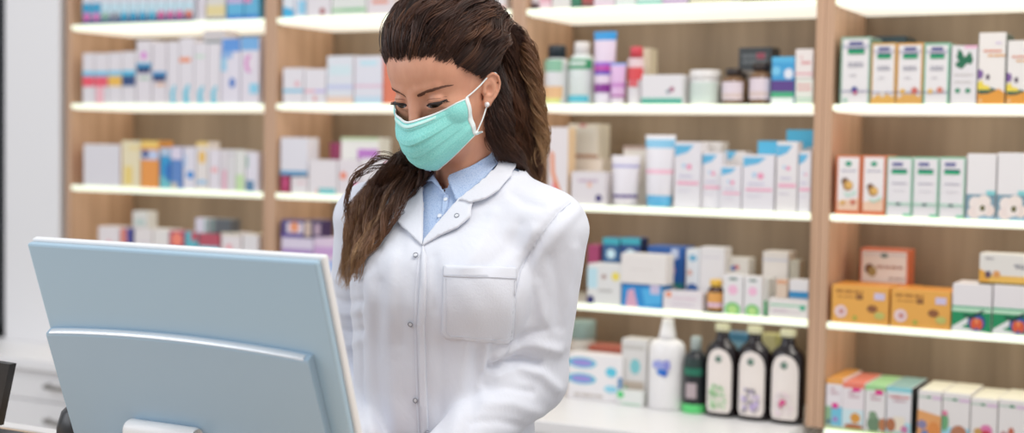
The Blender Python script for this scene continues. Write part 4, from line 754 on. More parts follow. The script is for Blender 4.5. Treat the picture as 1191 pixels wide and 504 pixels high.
# opening of the coat over shirt and neck
VP = [(492, 281), (492, 213), (488, 200), (480, 150), (600, 140), (596, 180), (588, 184), (562, 214), (536, 236), (516, 256)]
ctr = CV[CF].mean(1); fx, fy = vpix(ctr); Nf = np.cross(CV[CF[:, 1]]-CV[CF[:, 0]], CV[CF[:, 2]]-CV[CF[:, 0]]); front = (Nf@CD) < 0
topz = toW(np.array([[0, 0, C3(556, 207, 2.2)[2]]]))[0, 2]
keep = ~((inpoly(fx, fy, VP) & (front | (ctr[:, 2] > topz-.02))) | (ctr[:, 2] > topz+.012))
coat = mesh_obj('coat', CV, CF[keep], M_coat, person, origin=ORI); tag(coat, 'white buttoned lab coat')
# shirt
M_shirt = bpy.data.materials.new('blue_dotted_cotton'); M_shirt.use_nodes = True; nt = M_shirt.node_tree; _b = nt.nodes['Principled BSDF']; _b.inputs['Roughness'].default_value = .8
_v = nt.nodes.new('ShaderNodeTexVoronoi'); _v.inputs['Scale'].default_value = 520; _r = nt.nodes.new('ShaderNodeValToRGB'); _r.color_ramp.elements[0].position = .2; _r.color_ramp.elements[1].position = .45
_r.color_ramp.elements[0].color = lin('8fb0dc'); _r.color_ramp.elements[1].color = lin('b9cdec'); _tc = nt.nodes.new('ShaderNodeTexCoord')
nt.links.new(_tc.outputs['Object'], _v.inputs['Vector']); nt.links.new(_v.outputs['Distance'], _r.inputs[0]); nt.links.new(_r.outputs[0], _b.inputs['Base Color'])
def shirt_sdf(p):
    d = coat_sdf(p, .005, False); d = np.maximum(d, C3(500, 335, 2.2)[2]-p[:, 2]); d = smin(d, cap(p, C3(556, 225, 2.255), C3(553, 200, 2.25), .075, .062), .03)
    return np.maximum(d, -(neck_sdf(p)-.004)) if False else d
slo = C3(440, 520, 2.3); SV, SF_ = bake('shirt', shirt_sdf, (c0[0]-.2, c0[1]-.2, C3(500, 345, 2.2)[2]), (c0[0]+.22, c0[1]+.2, c0[2]+.09), .005, None, 2)
x, y = vpix(SV[SF_].mean(1)); cz = SV[SF_].mean(1)[:, 2]; Nf = np.cross(SV[SF_[:, 1]]-SV[SF_[:, 0]], SV[SF_[:, 2]]-SV[SF_[:, 0]]); fr_ = (Nf@CD) < 0
# neck opening of the shirt (skin shows): between the collar wings
NP = [(503, 206), (517, 223), (523, 214), (523, 205), (545, 195), (566, 181), (580, 166), (600, 120), (470, 120), (498, 192)]
shirt = mesh_obj('shirt', SV, SF_[~((inpoly(x, y, NP) & fr_) | (cz > topz+.015))], M_shirt, person, origin=ORI); tag(shirt, 'light blue collared shirt')
print('YD', YD, 'torso front Y', CV[(CV[:,2]<1.1)][:,1].min(), 'coat y', CV[:,1].min(), CV[:,1].max(), 'topC', ORI)
# ---------------------------------------------------------------- body (head, neck, arms, hands in one mesh)
lo = HP+np.array([-.125, -.125, -.30]); hi = HP+np.array([.145, .16, .14])
HV, HFc = surfnet(headneck, lo, hi, .0017); HV = smooth_mesh(HV, HFc, 1, .5)
head_bvh = BVHTree.FromPolygons([Vector(v_) for v_ in toW(HV)], [list(map(int, f)) for f in HFc])
def low_body(p):
    d = np.maximum(coat_sdf(p, .012, False), .74-1.42-p[:, 2])
    d = np.minimum(d, np.minimum(cap(p, SN, EN, .045, .036), cap(p, EN, WN, .036, .026))); d = np.minimum(d, np.minimum(cap(p, SF, EF, .04, .034), cap(p, EF, WF, .034, .025)))
    hp_ = C3(514, 600, TZ)
    for s in (-1, 1):
        t_ = hp_+TL*s*.085; k_ = t_.copy(); k_[2] = .48-1.42; a_ = t_.copy(); a_[2] = .07-1.42
        d = smin(d, np.minimum(cap(p, t_, k_, .085, .055), cap(p, k_, a_, .055, .035)), .02)
        d = smin(d, cap(p, a_+[0, 0, -.03], a_+TN*.15+[0, 0, -.042], .038, .027), .03)
    return np.maximum(d, p[:, 2]-C3(556, 225, 2.25)[2])
LV, LF = surfnet(low_body, np.array([c0[0]-.3, c0[1]-.34, -1.43]), np.array([c0[0]+.3, c0[1]+.3, c0[2]+.12]), .011)
def hand_parts(W, dirv, side):
    """relaxed typing hand: palm and five separate bent fingers; dirv = pointing direction, side = towards the thumb"""
    dv_ = dirv/np.linalg.norm(dirv); sd = side-(side@dv_)*dv_; sd /= np.linalg.norm(sd); up = np.array([0, 0, 1.])
    segs = []
    for k_, (o, L) in enumerate(((.030, (.040, .024, .018)), (.010, (.044, .027, .020)), (-.010, (.041, .025, .019)), (-.029, (.032, .019, .016)))):
        a = W+dv_*.082+sd*o*.95+up*(.004-abs(o)*.1); dd = (dv_*1.+sd*o*2.5-up*.03); dd /= np.linalg.norm(dd); p_ = a
        segs.append((W+dv_*.03+sd*o*.6, a, .0125, .0092))
        for q_, l_ in enumerate(L):
            nx_ = p_+dd*l_; segs.append((p_, nx_, .0088-.0009*q_, .0080-.0009*q_)); p_ = nx_; dd = dd-up*(.10+.08*q_); dd /= np.linalg.norm(dd)
    a = W+dv_*.022+sd*.026; b2 = a+dv_*.030+sd*.026-up*.006; c2 = b2+dv_*.030+sd*.010-up*.008; d2 = c2+dv_*.022-up*.006
    segs += [(W+dv_*.01+sd*.01, a, .016, .014), (a, b2, .0125, .0105), (b2, c2, .0102, .0092), (c2, d2, .009, .0075)]
    return segs
def hand_mesh(W, E_, dirv, side):
    segs = hand_parts(W, dirv, side)
    def f(p):
        d = cap(p, E_+(W-E_)*.7, W+dirv/np.linalg.norm(dirv)*.01, .026, .022); fl = None
        for a, b_, ra, rb in segs:
            c = cap(p, a, b_, ra, rb); d = smin(d, c, .004)
        return d
    allp = np.array([s[0] for s in segs]+[s[1] for s in segs]+[E_+(W-E_)*.7]); return surfnet(f, allp.min(0)-.035, allp.max(0)+.035, .0026)
dN = np.array([-.75, -.45, -.03]); dF = np.array([.15, -.95, -.03])
H1 = hand_mesh(WN, EN, dN, np.array([.3, .9, .2])*1., ); H2 = hand_mesh(WF, EF, dF, np.array([.9, .2, .2]))
parts_ = [(HV, HFc), (LV, LF), H1, H2]; VV = []; FFs = []; o_ = 0
for V_, F_ in parts_: VV.append(toW(V_)); FFs.append(F_+o_); o_ += len(V_)
M_skin = bpy.data.materials.new('skin'); M_skin.use_nodes = True; nt = M_skin.node_tree; _b = nt.nodes['Principled BSDF']
_b.inputs['Roughness'].default_value = .42; _b.inputs['Subsurface Weight'].default_value = .12; _b.inputs['Subsurface Radius'].default_value = (.012, .005, .003); _b.inputs['Subsurface Scale'].default_value = .5
_n = nt.nodes.new('ShaderNodeTexNoise'); _n.inputs['Scale'].default_value = 22; _n.inputs['Detail'].default_value = 4; _r = nt.nodes.new('ShaderNodeValToRGB')
_r.color_ramp.elements[0].position = .3; _r.color_ramp.elements[1].position = .7; _r.color_ramp.elements[0].color = lin('ce9378'); _r.color_ramp.elements[1].color = lin('d9a184')
nt.links.new(_n.outputs[0], _r.inputs[0]); nt.links.new(_r.outputs[0], _b.inputs['Base Color'])
body = mesh_obj('body', np.concatenate(VV), np.concatenate(FFs), M_skin, person, origin=ORI)
# ---------------------------------------------------------------- patches laid on the cloth, outlines given in photo pixels
def hit(bvhs, x, y):
    d = Vector(ray(x, y)).normalized(); best = None
    for b_ in bvhs:
        r_ = b_.ray_cast(Vector(CP), d)
        if r_[0] is not None and (best is None or r_[3] < best[1]): best = (np.array(r_[0]), r_[3], np.array(r_[1]))
    return best
def densify(pl, s=2.5, closed=True):
    out = []; n = len(pl)
    for i in range(n if closed else n-1):
        a = np.array(pl[i], float); b_ = np.array(pl[(i+1) % n], float); k = max(1, int(np.linalg.norm(b_-a)/s))
        out += [tuple(a+(b_-a)*j/k) for j in range(k)]
    if not closed: out.append(tuple(pl[-1]))
    return out
def roundcorners(pl, it=2):
    pl = [np.array(p, float) for p in pl]
    for _ in range(it): pl = sum([[pl[i]*.75+pl[(i+1) % len(pl)]*.25, pl[i]*.25+pl[(i+1) % len(pl)]*.75] for i in range(len(pl))], [])
    return [tuple(p) for p in pl]
def patch(name, pl, bvhs, m, off, th, parent, s=3., offf=None, round_=0, smooth_it=0):
    if round_: pl = roundcorners(pl, round_)
    bd = densify(pl, s); xs_ = [p[0] for p in bd]; ys_ = [p[1] for p in bd]
    g = [(gx, gy) for gx in np.arange(min(xs_)+s/2, max(xs_), s) for gy in np.arange(min(ys_)+s/2, max(ys_), s)]
    gi = inpoly(np.array([q[0] for q in g]), np.array([q[1] for q in g]), bd); gd = pdist(np.array([q[0] for q in g], float), np.array([q[1] for q in g], float), bd+[bd[0]])
    pts = [Vector(p) for p in bd]+[Vector(q) for q, i_, d_ in zip(g, gi, gd) if i_ and d_ > s*.45]
    n = len(bd); r_ = delaunay_2d_cdt(pts, [(i, (i+1) % n) for i in range(n)], [], 1, 1e-4)
    P2, F2 = r_[0], r_[2]; V_ = []; Nn = []; last = None
    for p in P2:
        h_ = hit(bvhs, p.x, p.y)
        if h_ is None: V_.append(None); Nn.append(None)
        else: V_.append(h_[0]); Nn.append(h_[2])
    good = [i for i, v_ in enumerate(V_) if v_ is not None]
    for i, v_ in enumerate(V_):
        if v_ is None:
            j = min(good, key=lambda k: (P2[k].x-P2[i].x)**2+(P2[k].y-P2[i].y)**2); V_[i] = atZ(P2[i].x, P2[i].y, (V_[j]-CP)@CD); Nn[i] = Nn[j]
    V_ = np.array(V_); Nn = np.array(Nn); F3 = np.array([f for f in F2 if len(f) == 3])
    zz = (V_-CP)@CD
    if smooth_it: 
        zs = smooth_mesh(np.stack([zz]*3, 1), F3, smooth_it, .6)[:, 0]; zz = np.minimum(zs, zz+.001)
    V_ = np.array([atZ(p.x, p.y, z_) for p, z_ in zip(P2, zz)])
    vn = vnormals(V_, F3); vn[(vn@CD) > 0] *= -1
    o1 = np.array([off if offf is None else offf(p.x, p.y) for p in P2])
    T_ = V_+vn*(o1+th)[:, None]; B_ = V_+vn*(o1)[:, None]; N_ = len(V_)
    nf = np.cross(T_[F3[:, 1]]-T_[F3[:, 0]], T_[F3[:, 2]]-T_[F3[:, 0]]); fl = (nf@CD) > 0; F3[fl] = F3[fl][:, ::-1]
    faces = [tuple(f) for f in F3]+[tuple(int(i)+N_ for i in f[::-1]) for f in F3]
    from collections import Counter
    ec = Counter(); 
    for f in F3:
        for k in range(3): ec[(f[k], f[(k+1) % 3])] += 1
    for (a, b_) in list(ec):
        if (b_, a) not in ec: faces.append((a, a+N_, b_+N_, b_))
    V2 = np.concatenate([T_, B_]); o = mesh_obj(name, V2, faces, m, parent, True, ORI); return o
cb = [coat_bvh]
sh_bvh = BVHTree.FromPolygons([Vector(v_) for v_ in SV], [list(map(int, f)) for f in SF_])
colb = [coat_bvh, sh_bvh]
patch('lapel', [(491.5, 287), (480, 276), (470, 266), (461, 257), (463, 247), (470, 238), (480, 224), (491, 211), (493, 240)], cb, M_coat, .001, .0028, coat, 2.5, offf=lambda x, y: .001+.004*max(0, min(1, (492-x)/25)), smooth_it=4)
patch('lapel', [(491.5, 287), (493, 279), (516, 252), (534, 232), (548, 222), (549, 240), (547, 255), (534, 267), (512, 276)], cb, M_coat, .001, .0028, coat, 2.5, offf=lambda x, y: .001+.004*max(0, min(1, (x-495)/35)), smooth_it=4)
patch('collar', [(534, 233), (550, 219), (562, 209), (576, 195), (588, 178), (594, 174), (600, 191), (594, 206), (581, 225), (565, 235), (548, 240)], colb+[head_bvh], M_coat, .004, .003, coat, 2.5, offf=lambda x, y: .004+.004*max(0, min(1, (y-205)/30)), smooth_it=12)
patch('shirt_collar', [(523, 204), (545, 194), (567, 180), (580, 165.5), (589, 178), (576, 196), (562, 211), (534, 236), (530, 233), (521, 209)], colb+[head_bvh], M_shirt, .003, .002, shirt, 2.5, smooth_it=8)
patch('shirt_collar', [(496, 191), (501, 193), (505, 205), (517, 223), (519, 229), (504, 213), (491, 213)], colb+[head_bvh], M_shirt, .003, .002, shirt, 2., smooth_it=8)
patch('pocket', [(517, 309), (600, 312), (598, 345), (595, 396), (590, 400), (520, 394), (514, 388)], cb, M_coat, .0008, .0022, coat, 3.)
patch('pocket_hem', [(517, 309), (600, 312), (599.5, 325), (517, 322)], cb, M_coat, .0028, .0012, coat, 3.)
patch('placket', [(492, 284), (497, 300), (496, 340), (494, 380), (496, 440), (499, 512), (490, 512), (487.5, 440), (485.5, 380), (489, 330), (490, 300)], cb, M_coat, .0005, .002, coat, 3.)
# snap buttons: ring and dome
def disc(name, x, y, r, par, m1, m2, off):
    h_ = hit([sh_bvh] if name == 'shirt_button' else cb, x, y); c = h_[0]; n = h_[2]; n = n if n@CD < 0 else -n; c = c+n*off
    t1 = np.cross(n, [0, 0, 1.]); t1 /= np.linalg.norm(t1); t2 = np.cross(n, t1); b = MB(); K = 20
    loc = lambda rr, hh: [c+n*hh+rr*(t1*math.cos(2*math.pi*k/K)+t2*math.sin(2*math.pi*k/K))-ORI for k in range(K)]
    rr = [(r, 0), (r, .0008), (r*.8, .0013), (r*.62, .0007)]; vs = sum([loc(a, h2) for a, h2 in rr], []); fs = [(i*K+k, i*K+(k+1) % K, (i+1)*K+(k+1) % K, (i+1)*K+k) for i in range(3) for k in range(K)]
    b.add(vs, fs, m1, True); vs = loc(r*.62, .0007)+loc(r*.4, .0011); b.add(vs+[c+n*.0012-ORI], [(k, (k+1) % K, K+(k+1) % K, K+k) for k in range(K)]+[(K+k, K+(k+1) % K, 2*K) for k in range(K)], m2, True)
    return b.build(name, par)
M_snap = mat('9a9ea8', .3, .6); M_snapw = mat('dfe2e8', .4)
for x, y, o in ((484, 298, .003), (478, 377, .002), (484, 466, .002), (471, 251, .0075), (533, 254, .0075)): disc('snap_button', x, y, .0042, coat, M_snap, M_snapw, o)
# stitch lines as thin raised seams
def seam(pl, off=.0012, r=.0005, name='seam', m=None, bv=cb):
    pts = []
    for x, y in densify(pl, 3, False):
        h_ = hit(bv, x, y)
        if h_: n = h_[2] if h_[2]@CD < 0 else -h_[2]; pts.append(h_[0]+n*off-ORI)
    b = MB(); b.tube(pts, r, m or M_seam, 5); return b.build(name, coat)
M_seam = mat('d6dae4', .8)
seam([(664, 236), (650, 247), (632, 270), (618, 292), (606, 315), (599, 345), (596, 395)], .0004, .0006, 'armhole_seam'); seam([(520, 325), (520, 386), (525, 390), (588, 395), (593, 390), (597, 327)], .0033, name='pocket_stitching'); seam([(518, 321.5), (599, 324.5)], .0042, name='pocket_stitching')
patch('shirt_placket', [(516, 224), (523, 228), (520, 245), (511, 262), (500, 276), (495, 276), (505, 262), (514, 247)], [sh_bvh], M_shirt, .0006, .0016, shirt, 2., smooth_it=4)
for x, y in ((519, 233), (512, 252)): disc('shirt_button', x, y, .0036, shirt, mat('dfe6f2', .3), mat('eef2f8', .3), .0022)
seam([(487, 300), (483, 340), (482.5, 380), (484, 440), (487, 506)], .0022, name='placket_stitching')
# ---------------------------------------------------------------- face details
def fhit(x, z, off=.0):
    """point on the face in front of head-local (x,z), pushed out by off cm (world coords)"""
    o = Vector(h2w((x, 16, z))); d = Vector(h2w((x, 0, z)))-o; d.normalize(); r_ = head_bvh.ray_cast(o, d)
    return np.array(r_[0])-np.array(d)*off/100
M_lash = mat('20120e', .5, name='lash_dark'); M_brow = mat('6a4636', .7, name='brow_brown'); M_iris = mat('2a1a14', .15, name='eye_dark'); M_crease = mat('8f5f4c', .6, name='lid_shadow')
def strip(name, top, bot, m, off, parent):
    """surface strip between two local (x,z) polylines"""
    n = len(top); vs = [fhit(x, z, off)-ORI for x, z in top]+[fhit(x, z, off)-ORI for x, z in bot]; b = MB()
    vs += [v_-(HF@BM)*.0004 for v_ in vs]; 
    b.add(vs, [(i, i+1, n+i+1, n+i) for i in range(n-1)], m, True); return b.build(name, parent)
def curve(P4, n=14):
    P4 = np.array(P4, float); out = []
    for i in range(n): t = i/(n-1); out.append(tuple((1-t)**3*P4[0]+3*(1-t)**2*t*P4[1]+3*(1-t)*t*t*P4[2]+t**3*P4[3]))
    return out
for s in (-1, 1):
    lidline = curve([(1.9*s, -.75), (2.5*s, -.42), (3.6*s, -.22), (4.7*s, -.42)])
    low = curve([(1.95*s, -.74), (2.6*s, -1.35), (3.9*s, -1.25), (4.6*s, -.45)])
    strip('eye', lidline, low, M_iris, .06, body)
    b = MB()
    b.tube([fhit(x, z, .08)-ORI for x, z in lidline], [.0005+.0012*math.sin(math.pi*(i+1)/15)**.6 for i in range(14)], M_lash, 6)
    for i in range(34):
        t = (i+.5)/34; x0 = (2.1+2.65*t)*s; z0 = -.62+.42*math.sin(math.pi*(.1+.7*t))*.9; p0 = fhit(x0, z0, .08); L = .45+.4*t
        p1 = p0+((HF*.75+HL*s*(.15+.75*t)-HU*.45)@BM)*L*.005; p2 = p1+((HF*.5+HL*s*(.2+1.1*t)-HU*.0)@BM)*L*.005
        b.tube([p0-ORI, p1-ORI, p2-ORI], [.0005, .0004, .00015], M_lash, 4)
    b.build('eyelashes', body)
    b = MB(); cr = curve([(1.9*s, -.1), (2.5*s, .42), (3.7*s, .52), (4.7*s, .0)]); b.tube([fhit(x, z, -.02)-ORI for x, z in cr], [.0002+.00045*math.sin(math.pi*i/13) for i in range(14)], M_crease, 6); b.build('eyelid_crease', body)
    # brows: short overlapping hairs
    b = MB(); R = random.Random(4)
    bc = curve([(1.15*s, .95), (2.5*s, 1.45), (3.8*s, 2.2), (5.4*s, 1.55)], 40)
    for i in range(420):
        t = R.random(); k = t*38; i0 = int(k); px_, pz_ = bc[i0]; wdt = .34*(1-t*.65)*min(1, .45+t*3)
        ox = R.uniform(-1, 1)*wdt; x0, z0 = px_, pz_+ox; L = .45+.25*R.random(); ang = math.radians(75-75*min(1, t*2.2)) if t < .45 else math.radians(-8-25*t)
        x1, z1 = x0+s*L*math.cos(ang)*.9, z0+L*math.sin(ang)*.55-ox*.5
        b.tube([fhit(x0, z0, .02)-ORI, fhit((x0+x1)/2, (z0+z1)/2, .07)-ORI, fhit(x1, z1, .03)-ORI], [.00042, .00036, .00014], M_brow, 4)
    b.build('eyebrow', body)
# ---------------------------------------------------------------- mask
M_mask = bpy.data.materials.new('turquoise_fleece'); M_mask.use_nodes = True; nt = M_mask.node_tree; _b = nt.nodes['Principled BSDF']; _b.inputs['Roughness'].default_value = .75; _b.inputs['Subsurface Weight'].default_value = .15; _b.inputs['Subsurface Radius'].default_value = (.01, .01, .01)
_n = nt.nodes.new('ShaderNodeTexNoise'); _n.inputs['Scale'].default_value = 60; _n.inputs['Detail'].default_value = 5; _r = nt.nodes.new('ShaderNodeValToRGB'); _r.color_ramp.elements[0].position = .3; _r.color_ramp.elements[1].position = .7
_r.color_ramp.elements[0].color = lin('7fd9d2'); _r.color_ramp.elements[1].color = lin('a3ebe5'); nt.links.new(_n.outputs[0], _r.inputs[0]); nt.links.new(_r.outputs[0], _b.inputs['Base Color'])
_bp = nt.nodes.new('ShaderNodeBump'); _bp.inputs['Strength'].default_value = .25; _bp.inputs['Distance'].default_value = .002; nt.links.new(_n.outputs[0], _bp.inputs['Height']); nt.links.new(_bp.outputs[0], _b.inputs['Normal'])
M_maskw = mat('e9f3f3', .6, name='mask_edging_white')
vk = [0, .12, .3, .5, .75, .9, 1]
Cy = [10.75, 11.35, 11.9, 11.85, 10.9, 9.3, 7.6]; Cz = [-2.0, -2.9, -4.6, -6.5, -9.2, -10.7, -11.5]
Sx = [6.15, 6.2, 6.3, 6.4, 6.5, 6.45, 6.4]; Sy = [3.7, 3.8, 3.8, 3.8, 3.8, 3.7, 3.6]; Sz = [-1.2, -1.8, -2.9, -4.1, -5.7, -6.6, -7.1]
def mask_pt(u, v_, lift=0):
    I = lambda a: np.interp(v_, vk, a)
    a = abs(u); s = 1 if u >= 0 else -1
    e = 2.4-.1*v_; x_ = I(Sx)*a**(1.0+.0*v_); y_ = I(Cy)-(I(Cy)-I(Sy))*a**e; z_ = I(Cz)-(I(Cz)-I(Sz))*a**1.35
    if v_ < .35: y_ -= .55*math.exp(-((a-.34)/.2)**2)*(1-v_/.35)                # pinched beside the nose
    pl = (v_*1-.16)/.68
    if 0 < pl < 1: k = pl*3; fr_ = k-int(k); y_ += (.42*(fr_**1.5)-.15)*(1-a**3)*1.0
    y_ += .12*math.sin(u*9+v_*5)*(1-a)*v_; y_ += lift
    p = np.array([s*x_, y_, z_]); 
    if a > .9: p[0] += s*.12*math.sin(v_*math.pi*6)*.5
    return p
def clear(q):
    """keep the fleece 2.8 mm off the skin"""
    for _ in range(4):
        d_ = head_sdf(q)*100; g_ = np.stack([head_sdf(q+np.eye(3)[k]*.05)*100-d_ for k in range(3)], 1); g_ /= np.linalg.norm(g_, axis=1, keepdims=True)+1e-9
        q = q+g_*np.clip(.3-d_, 0, 1)[:, None]
    return q
def grid_shell(name, u0, u1, v0, v1, nu, nv, m, lift, th, parent):
    Q = clear(np.array([mask_pt(u0+(u1-u0)*i/nu, v0+(v1-v0)*j/nv, 0) for j in range(nv+1) for i in range(nu+1)]))
    v_ = Q-np.array([0, 0, -5.5]); v_ /= np.linalg.norm(v_, axis=1, keepdims=True)
    V_ = np.concatenate([h2w(Q+v_*lift), h2w(Q+v_*(lift-th))]); n = nu+1; N_ = n*(nv+1); fs = []
    for j in range(nv):
        for i in range(nu): q = j*n+i; fs.append((q, q+n, q+n+1, q+1)); fs.append((N_+q, N_+q+1, N_+q+n+1, N_+q+n))
    for i in range(nu): fs.append((i, i+1, N_+i+1, N_+i)); q = nv*n+i; fs.append((q, N_+q, N_+q+1, q+1))
    for j in range(nv): q = j*n; fs.append((q, N_+q, N_+q+n, q+n)); q = j*n+nu; fs.append((q, q+n, N_+q+n, N_+q))
    return mesh_obj(name, V_, np.array(fs), m, parent, True, ORI)
mask = grid_shell('face_mask', -1, 1, 0, 1, 72, 60, M_mask, 0, .12, person); tag(mask, 'turquoise pleated surgical face mask')
grid_shell('mask_edging', -1.0, 1.0, -.012, .035, 60, 4, M_maskw, .05, .2, mask)
grid_shell('mask_edging', -1.0, 1.0, .985, 1.012, 60, 3, M_maskw, .05, .2, mask)
grid_shell('mask_edging', .965, 1.01, 0, 1, 3, 40, M_maskw, .05, .2, mask); grid_shell('mask_edging', -1.01, -.965, 0, 1, 3, 40, M_maskw, .05, .2, mask)
grid_shell('nose_wire', -.62, .62, .065, .12, 50, 3, mat('c4efe9', .5), .05, .1, mask)
for s in (-1, 1):
    a = mask_pt(1.0*s, .01); b_ = mask_pt(1.0*s, .985)
    ear = lambda y_, z_, o=.0: np.array([s*(7.55+o), y_, z_])
    q1 = np.array([s*7.45, -.8, .1]); q2 = np.array([s*6.95, .25, -4.15]); loop = [a, a*.67+q1*.33+np.array([s*.2, 0, 0]), a*.33+q1*.67+np.array([s*.2, 0, 0]), q1, np.array([s*7.35, -2.4, .2]), np.array([s*7.2, -3.8, -.6]), np.array([s*7.0, -3.2, -3.]), np.array([s*6.8, -1.0, -4.4]), q2, q2*.5+b_*.5+np.array([s*.12, 0, 0]), b_+np.array([s*.02, .1, 0])]
    b = MB(); pts = []
    for i in range(len(loop)-1):
        p0, p1, p2, p3 = loop[max(i-1, 0)], loop[i], loop[i+1], loop[min(i+2, len(loop)-1)]
        for k in range(6):
            t = k/6; pts.append(.5*((2*p1)+(-p0+p2)*t+(2*p0-5*p1+4*p2-p3)*t*t+(-p0+3*p1-3*p2+p3)*t**3))
    pts.append(loop[-1]); b.tube([h2w(p)-ORI for p in pts], .0012, M_maskw, 8); b.build('ear_loop', mask)
    q = h2w(mask_pt(1.0*s, .99)); b = MB(); b.tube([q-ORI, q+(HL*s@BM)*.012+(HU@BM)*.003-ORI], [.0028, .0012], M_maskw, 8); b.build('loop_weld', mask)
    bm = bmesh.new(); bmesh.ops.create_icosphere(bm, subdivisions=2, radius=.0042); b = MB(); e_ = Vector(h2w((s*7.15, .3, -3.75))-ORI)
    for v_ in bm.verts: v_.co += e_
    b.bm(bm, mat('eef0f4', .12, .2, name='earring_pearl'), True); er = b.build('earring', person)
# ---------------------------------------------------------------- hair
HC = np.array([0, -1.2, 3.2]); HR = np.array([7.7, 9.7, 8.2])
def sph(al, ep): al, ep = np.radians(al), np.radians(ep); return np.array([np.sin(al)*np.cos(ep), np.cos(al)*np.cos(ep), np.sin(ep)])
HLa = [0, 22, 42, 58, 68, 78, 88, 98, 112, 135, 180]; HLe = [23, 22, 15, 3, -8, -18, -20, -4, -22, -40, -48]
def hairline(al): return np.interp(abs(al), HLa, HLe)
def slerp(a, b_, t): om = math.acos(max(-1, min(1, float(a@b_)))); return (math.sin((1-t)*om)*a+math.sin(t*om)*b_)/max(1e-6, math.sin(om))
def tubes(paths, rad, name, m, parent, sides=3, tone=None):
    """many strands in one mesh; per-vertex attribute 'tone' along the strand"""
    P_ = np.array(paths); n, k, _ = P_.shape
    T = np.gradient(P_, axis=1); T /= np.linalg.norm(T, axis=2, keepdims=True)+1e-12
    up = np.array([.3, .2, .93]); A_ = np.cross(T, up); A_ /= np.linalg.norm(A_, axis=2, keepdims=True)+1e-9; B_ = np.cross(T, A_)
    R_ = np.asarray(rad); R_ = R_ if R_.ndim == 2 else np.tile(R_, (n, 1)); R_ = R_[..., None]
    V_ = np.stack([P_+R_*(A_*math.cos(2*math.pi*j/sides)+B_*math.sin(2*math.pi*j/sides)) for j in range(sides)], 2).reshape(-1, 3)
    i = np.arange(n)[:, None, None]*k*sides+np.arange(k-1)[None, :, None]*sides+np.arange(sides)[None, None, :]
    j = np.arange(n)[:, None, None]*k*sides+np.arange(k-1)[None, :, None]*sides+((np.arange(sides)+1) % sides)[None, None, :]
    F_ = np.stack([i, j, j+sides, i+sides], -1).reshape(-1, 4)
    me = bpy.data.meshes.new(name); V_ = V_-ORI
    me.vertices.add(len(V_)); me.vertices.foreach_set('co', V_.astype(np.float32).ravel()); me.loops.add(F_.size); me.loops.foreach_set('vertex_index', F_.astype(np.int32).ravel())
    me.polygons.add(len(F_)); me.polygons.foreach_set('loop_start', np.arange(0, F_.size, 4, dtype=np.int32)); me.polygons.foreach_set('loop_total', np.full(len(F_), 4, np.int32)); me.update(calc_edges=True)
    at = me.attributes.new('tone', 'FLOAT', 'POINT'); tn = np.repeat(tone if tone is not None else np.zeros((n, k)), sides, axis=None) if tone is not None else np.zeros(len(V_)); at.data.foreach_set('value', tn.astype(np.float32).ravel())
    me.materials.append(m); me.polygons.foreach_set('use_smooth', [True]*len(F_)); o = bpy.data.objects.new(name, me); COL.objects.link(o); o.parent = parent; return o
M_hair = bpy.data.materials.new('brown_hair'); M_hair.use_nodes = True; nt = M_hair.node_tree; _b = nt.nodes['Principled BSDF']; _b.inputs['Roughness'].default_value = .38; _b.inputs['Specular IOR Level'].default_value = .45
_a = nt.nodes.new('ShaderNodeAttribute'); _a.attribute_name = 'tone'; _r = nt.nodes.new('ShaderNodeValToRGB'); cr_ = _r.color_ramp; cr_.elements[0].color = lin('221612'); cr_.elements[1].color = lin('c09a70'); cr_.elements[1].position = 1
for p_, c_ in ((.3, '462b1f'), (.6, '78523a'), (.8, 'a07a58')): e_ = cr_.elements.new(p_); e_.color = lin(c_)
nt.links.new(_a.outputs['Fac'], _r.inputs[0]); nt.links.new(_r.outputs[0], _b.inputs['Base Color'])
R = random.Random(11); K = 26
# scalp cap under the strands
vs = []; fs = []; nu, nv = 72, 30
for i in range(nu+1):
    al = -180+360*i/nu; e0 = hairline(al)+3
    for j in range(nv+1):
        ep = e0+(90-e0)*j/nv; q = HC+sph(al, ep)*(HR+.0); vs.append(h2w(q))
for i in range(nu):
    for j in range(nv): q = i*(nv+1)+j; fs.append((q, q+nv+1, q+nv+2, q+1))
hair = mesh_obj('hair', np.array(vs), np.array(fs), M_hair, person, True, ORI); tag(hair, 'dark brown wavy hair swept back and tied')
Gd = np.array([.12, -1.0, .42]); Gd /= np.linalg.norm(Gd)
def scalp_lock(al, ep, lift, n, spread, tone0, wav):
    d0_ = sph(al, ep); ph = R.uniform(0, 6.3); fq = R.uniform(1.5, 3.0); out = []; tn = []
    side = np.cross(d0_, Gd); side /= np.linalg.norm(side)+1e-9
    for s_ in range(n):
        d0s = d0_+side*R.gauss(0, .03)+np.array([0, 0, 1])*R.gauss(0, .022); d0s /= np.linalg.norm(d0s); js = R.gauss(0, 1)*spread; jl = abs(R.gauss(0, 1))*.22; st = R.uniform(0, .06); pts = []; t0 = R.gauss(0, .06); jd = R.gauss(0, .12)
        for k in range(K):
            t = k/(K-1); d_ = slerp(d0s, Gd, min(.97, t*.97+st*(1-t))); 
            env = math.sin(math.pi*min(1, t*1.0))**.75
            L = lift*env+jl*math.sin(math.pi*min(1, t+.05))**.4
            ew = env*min(1, t*3.5); w1 = wav*math.sin(2*math.pi*fq*t+ph+jd)*ew; w2 = wav*.5*math.cos(2*math.pi*fq*t+ph+jd)*ew
            q = HC+HR*d_+d_*(L+w2)+side*(w1+js*(.25+.75*env)); pts.append(h2w(q))
        out.append(pts); tn.append([max(0, min(1, tone0+t0+.1*math.sin(2*math.pi*fq*k/(K-1)+ph))) for k in range(K)])
    return out, tn
paths = []; tones = []
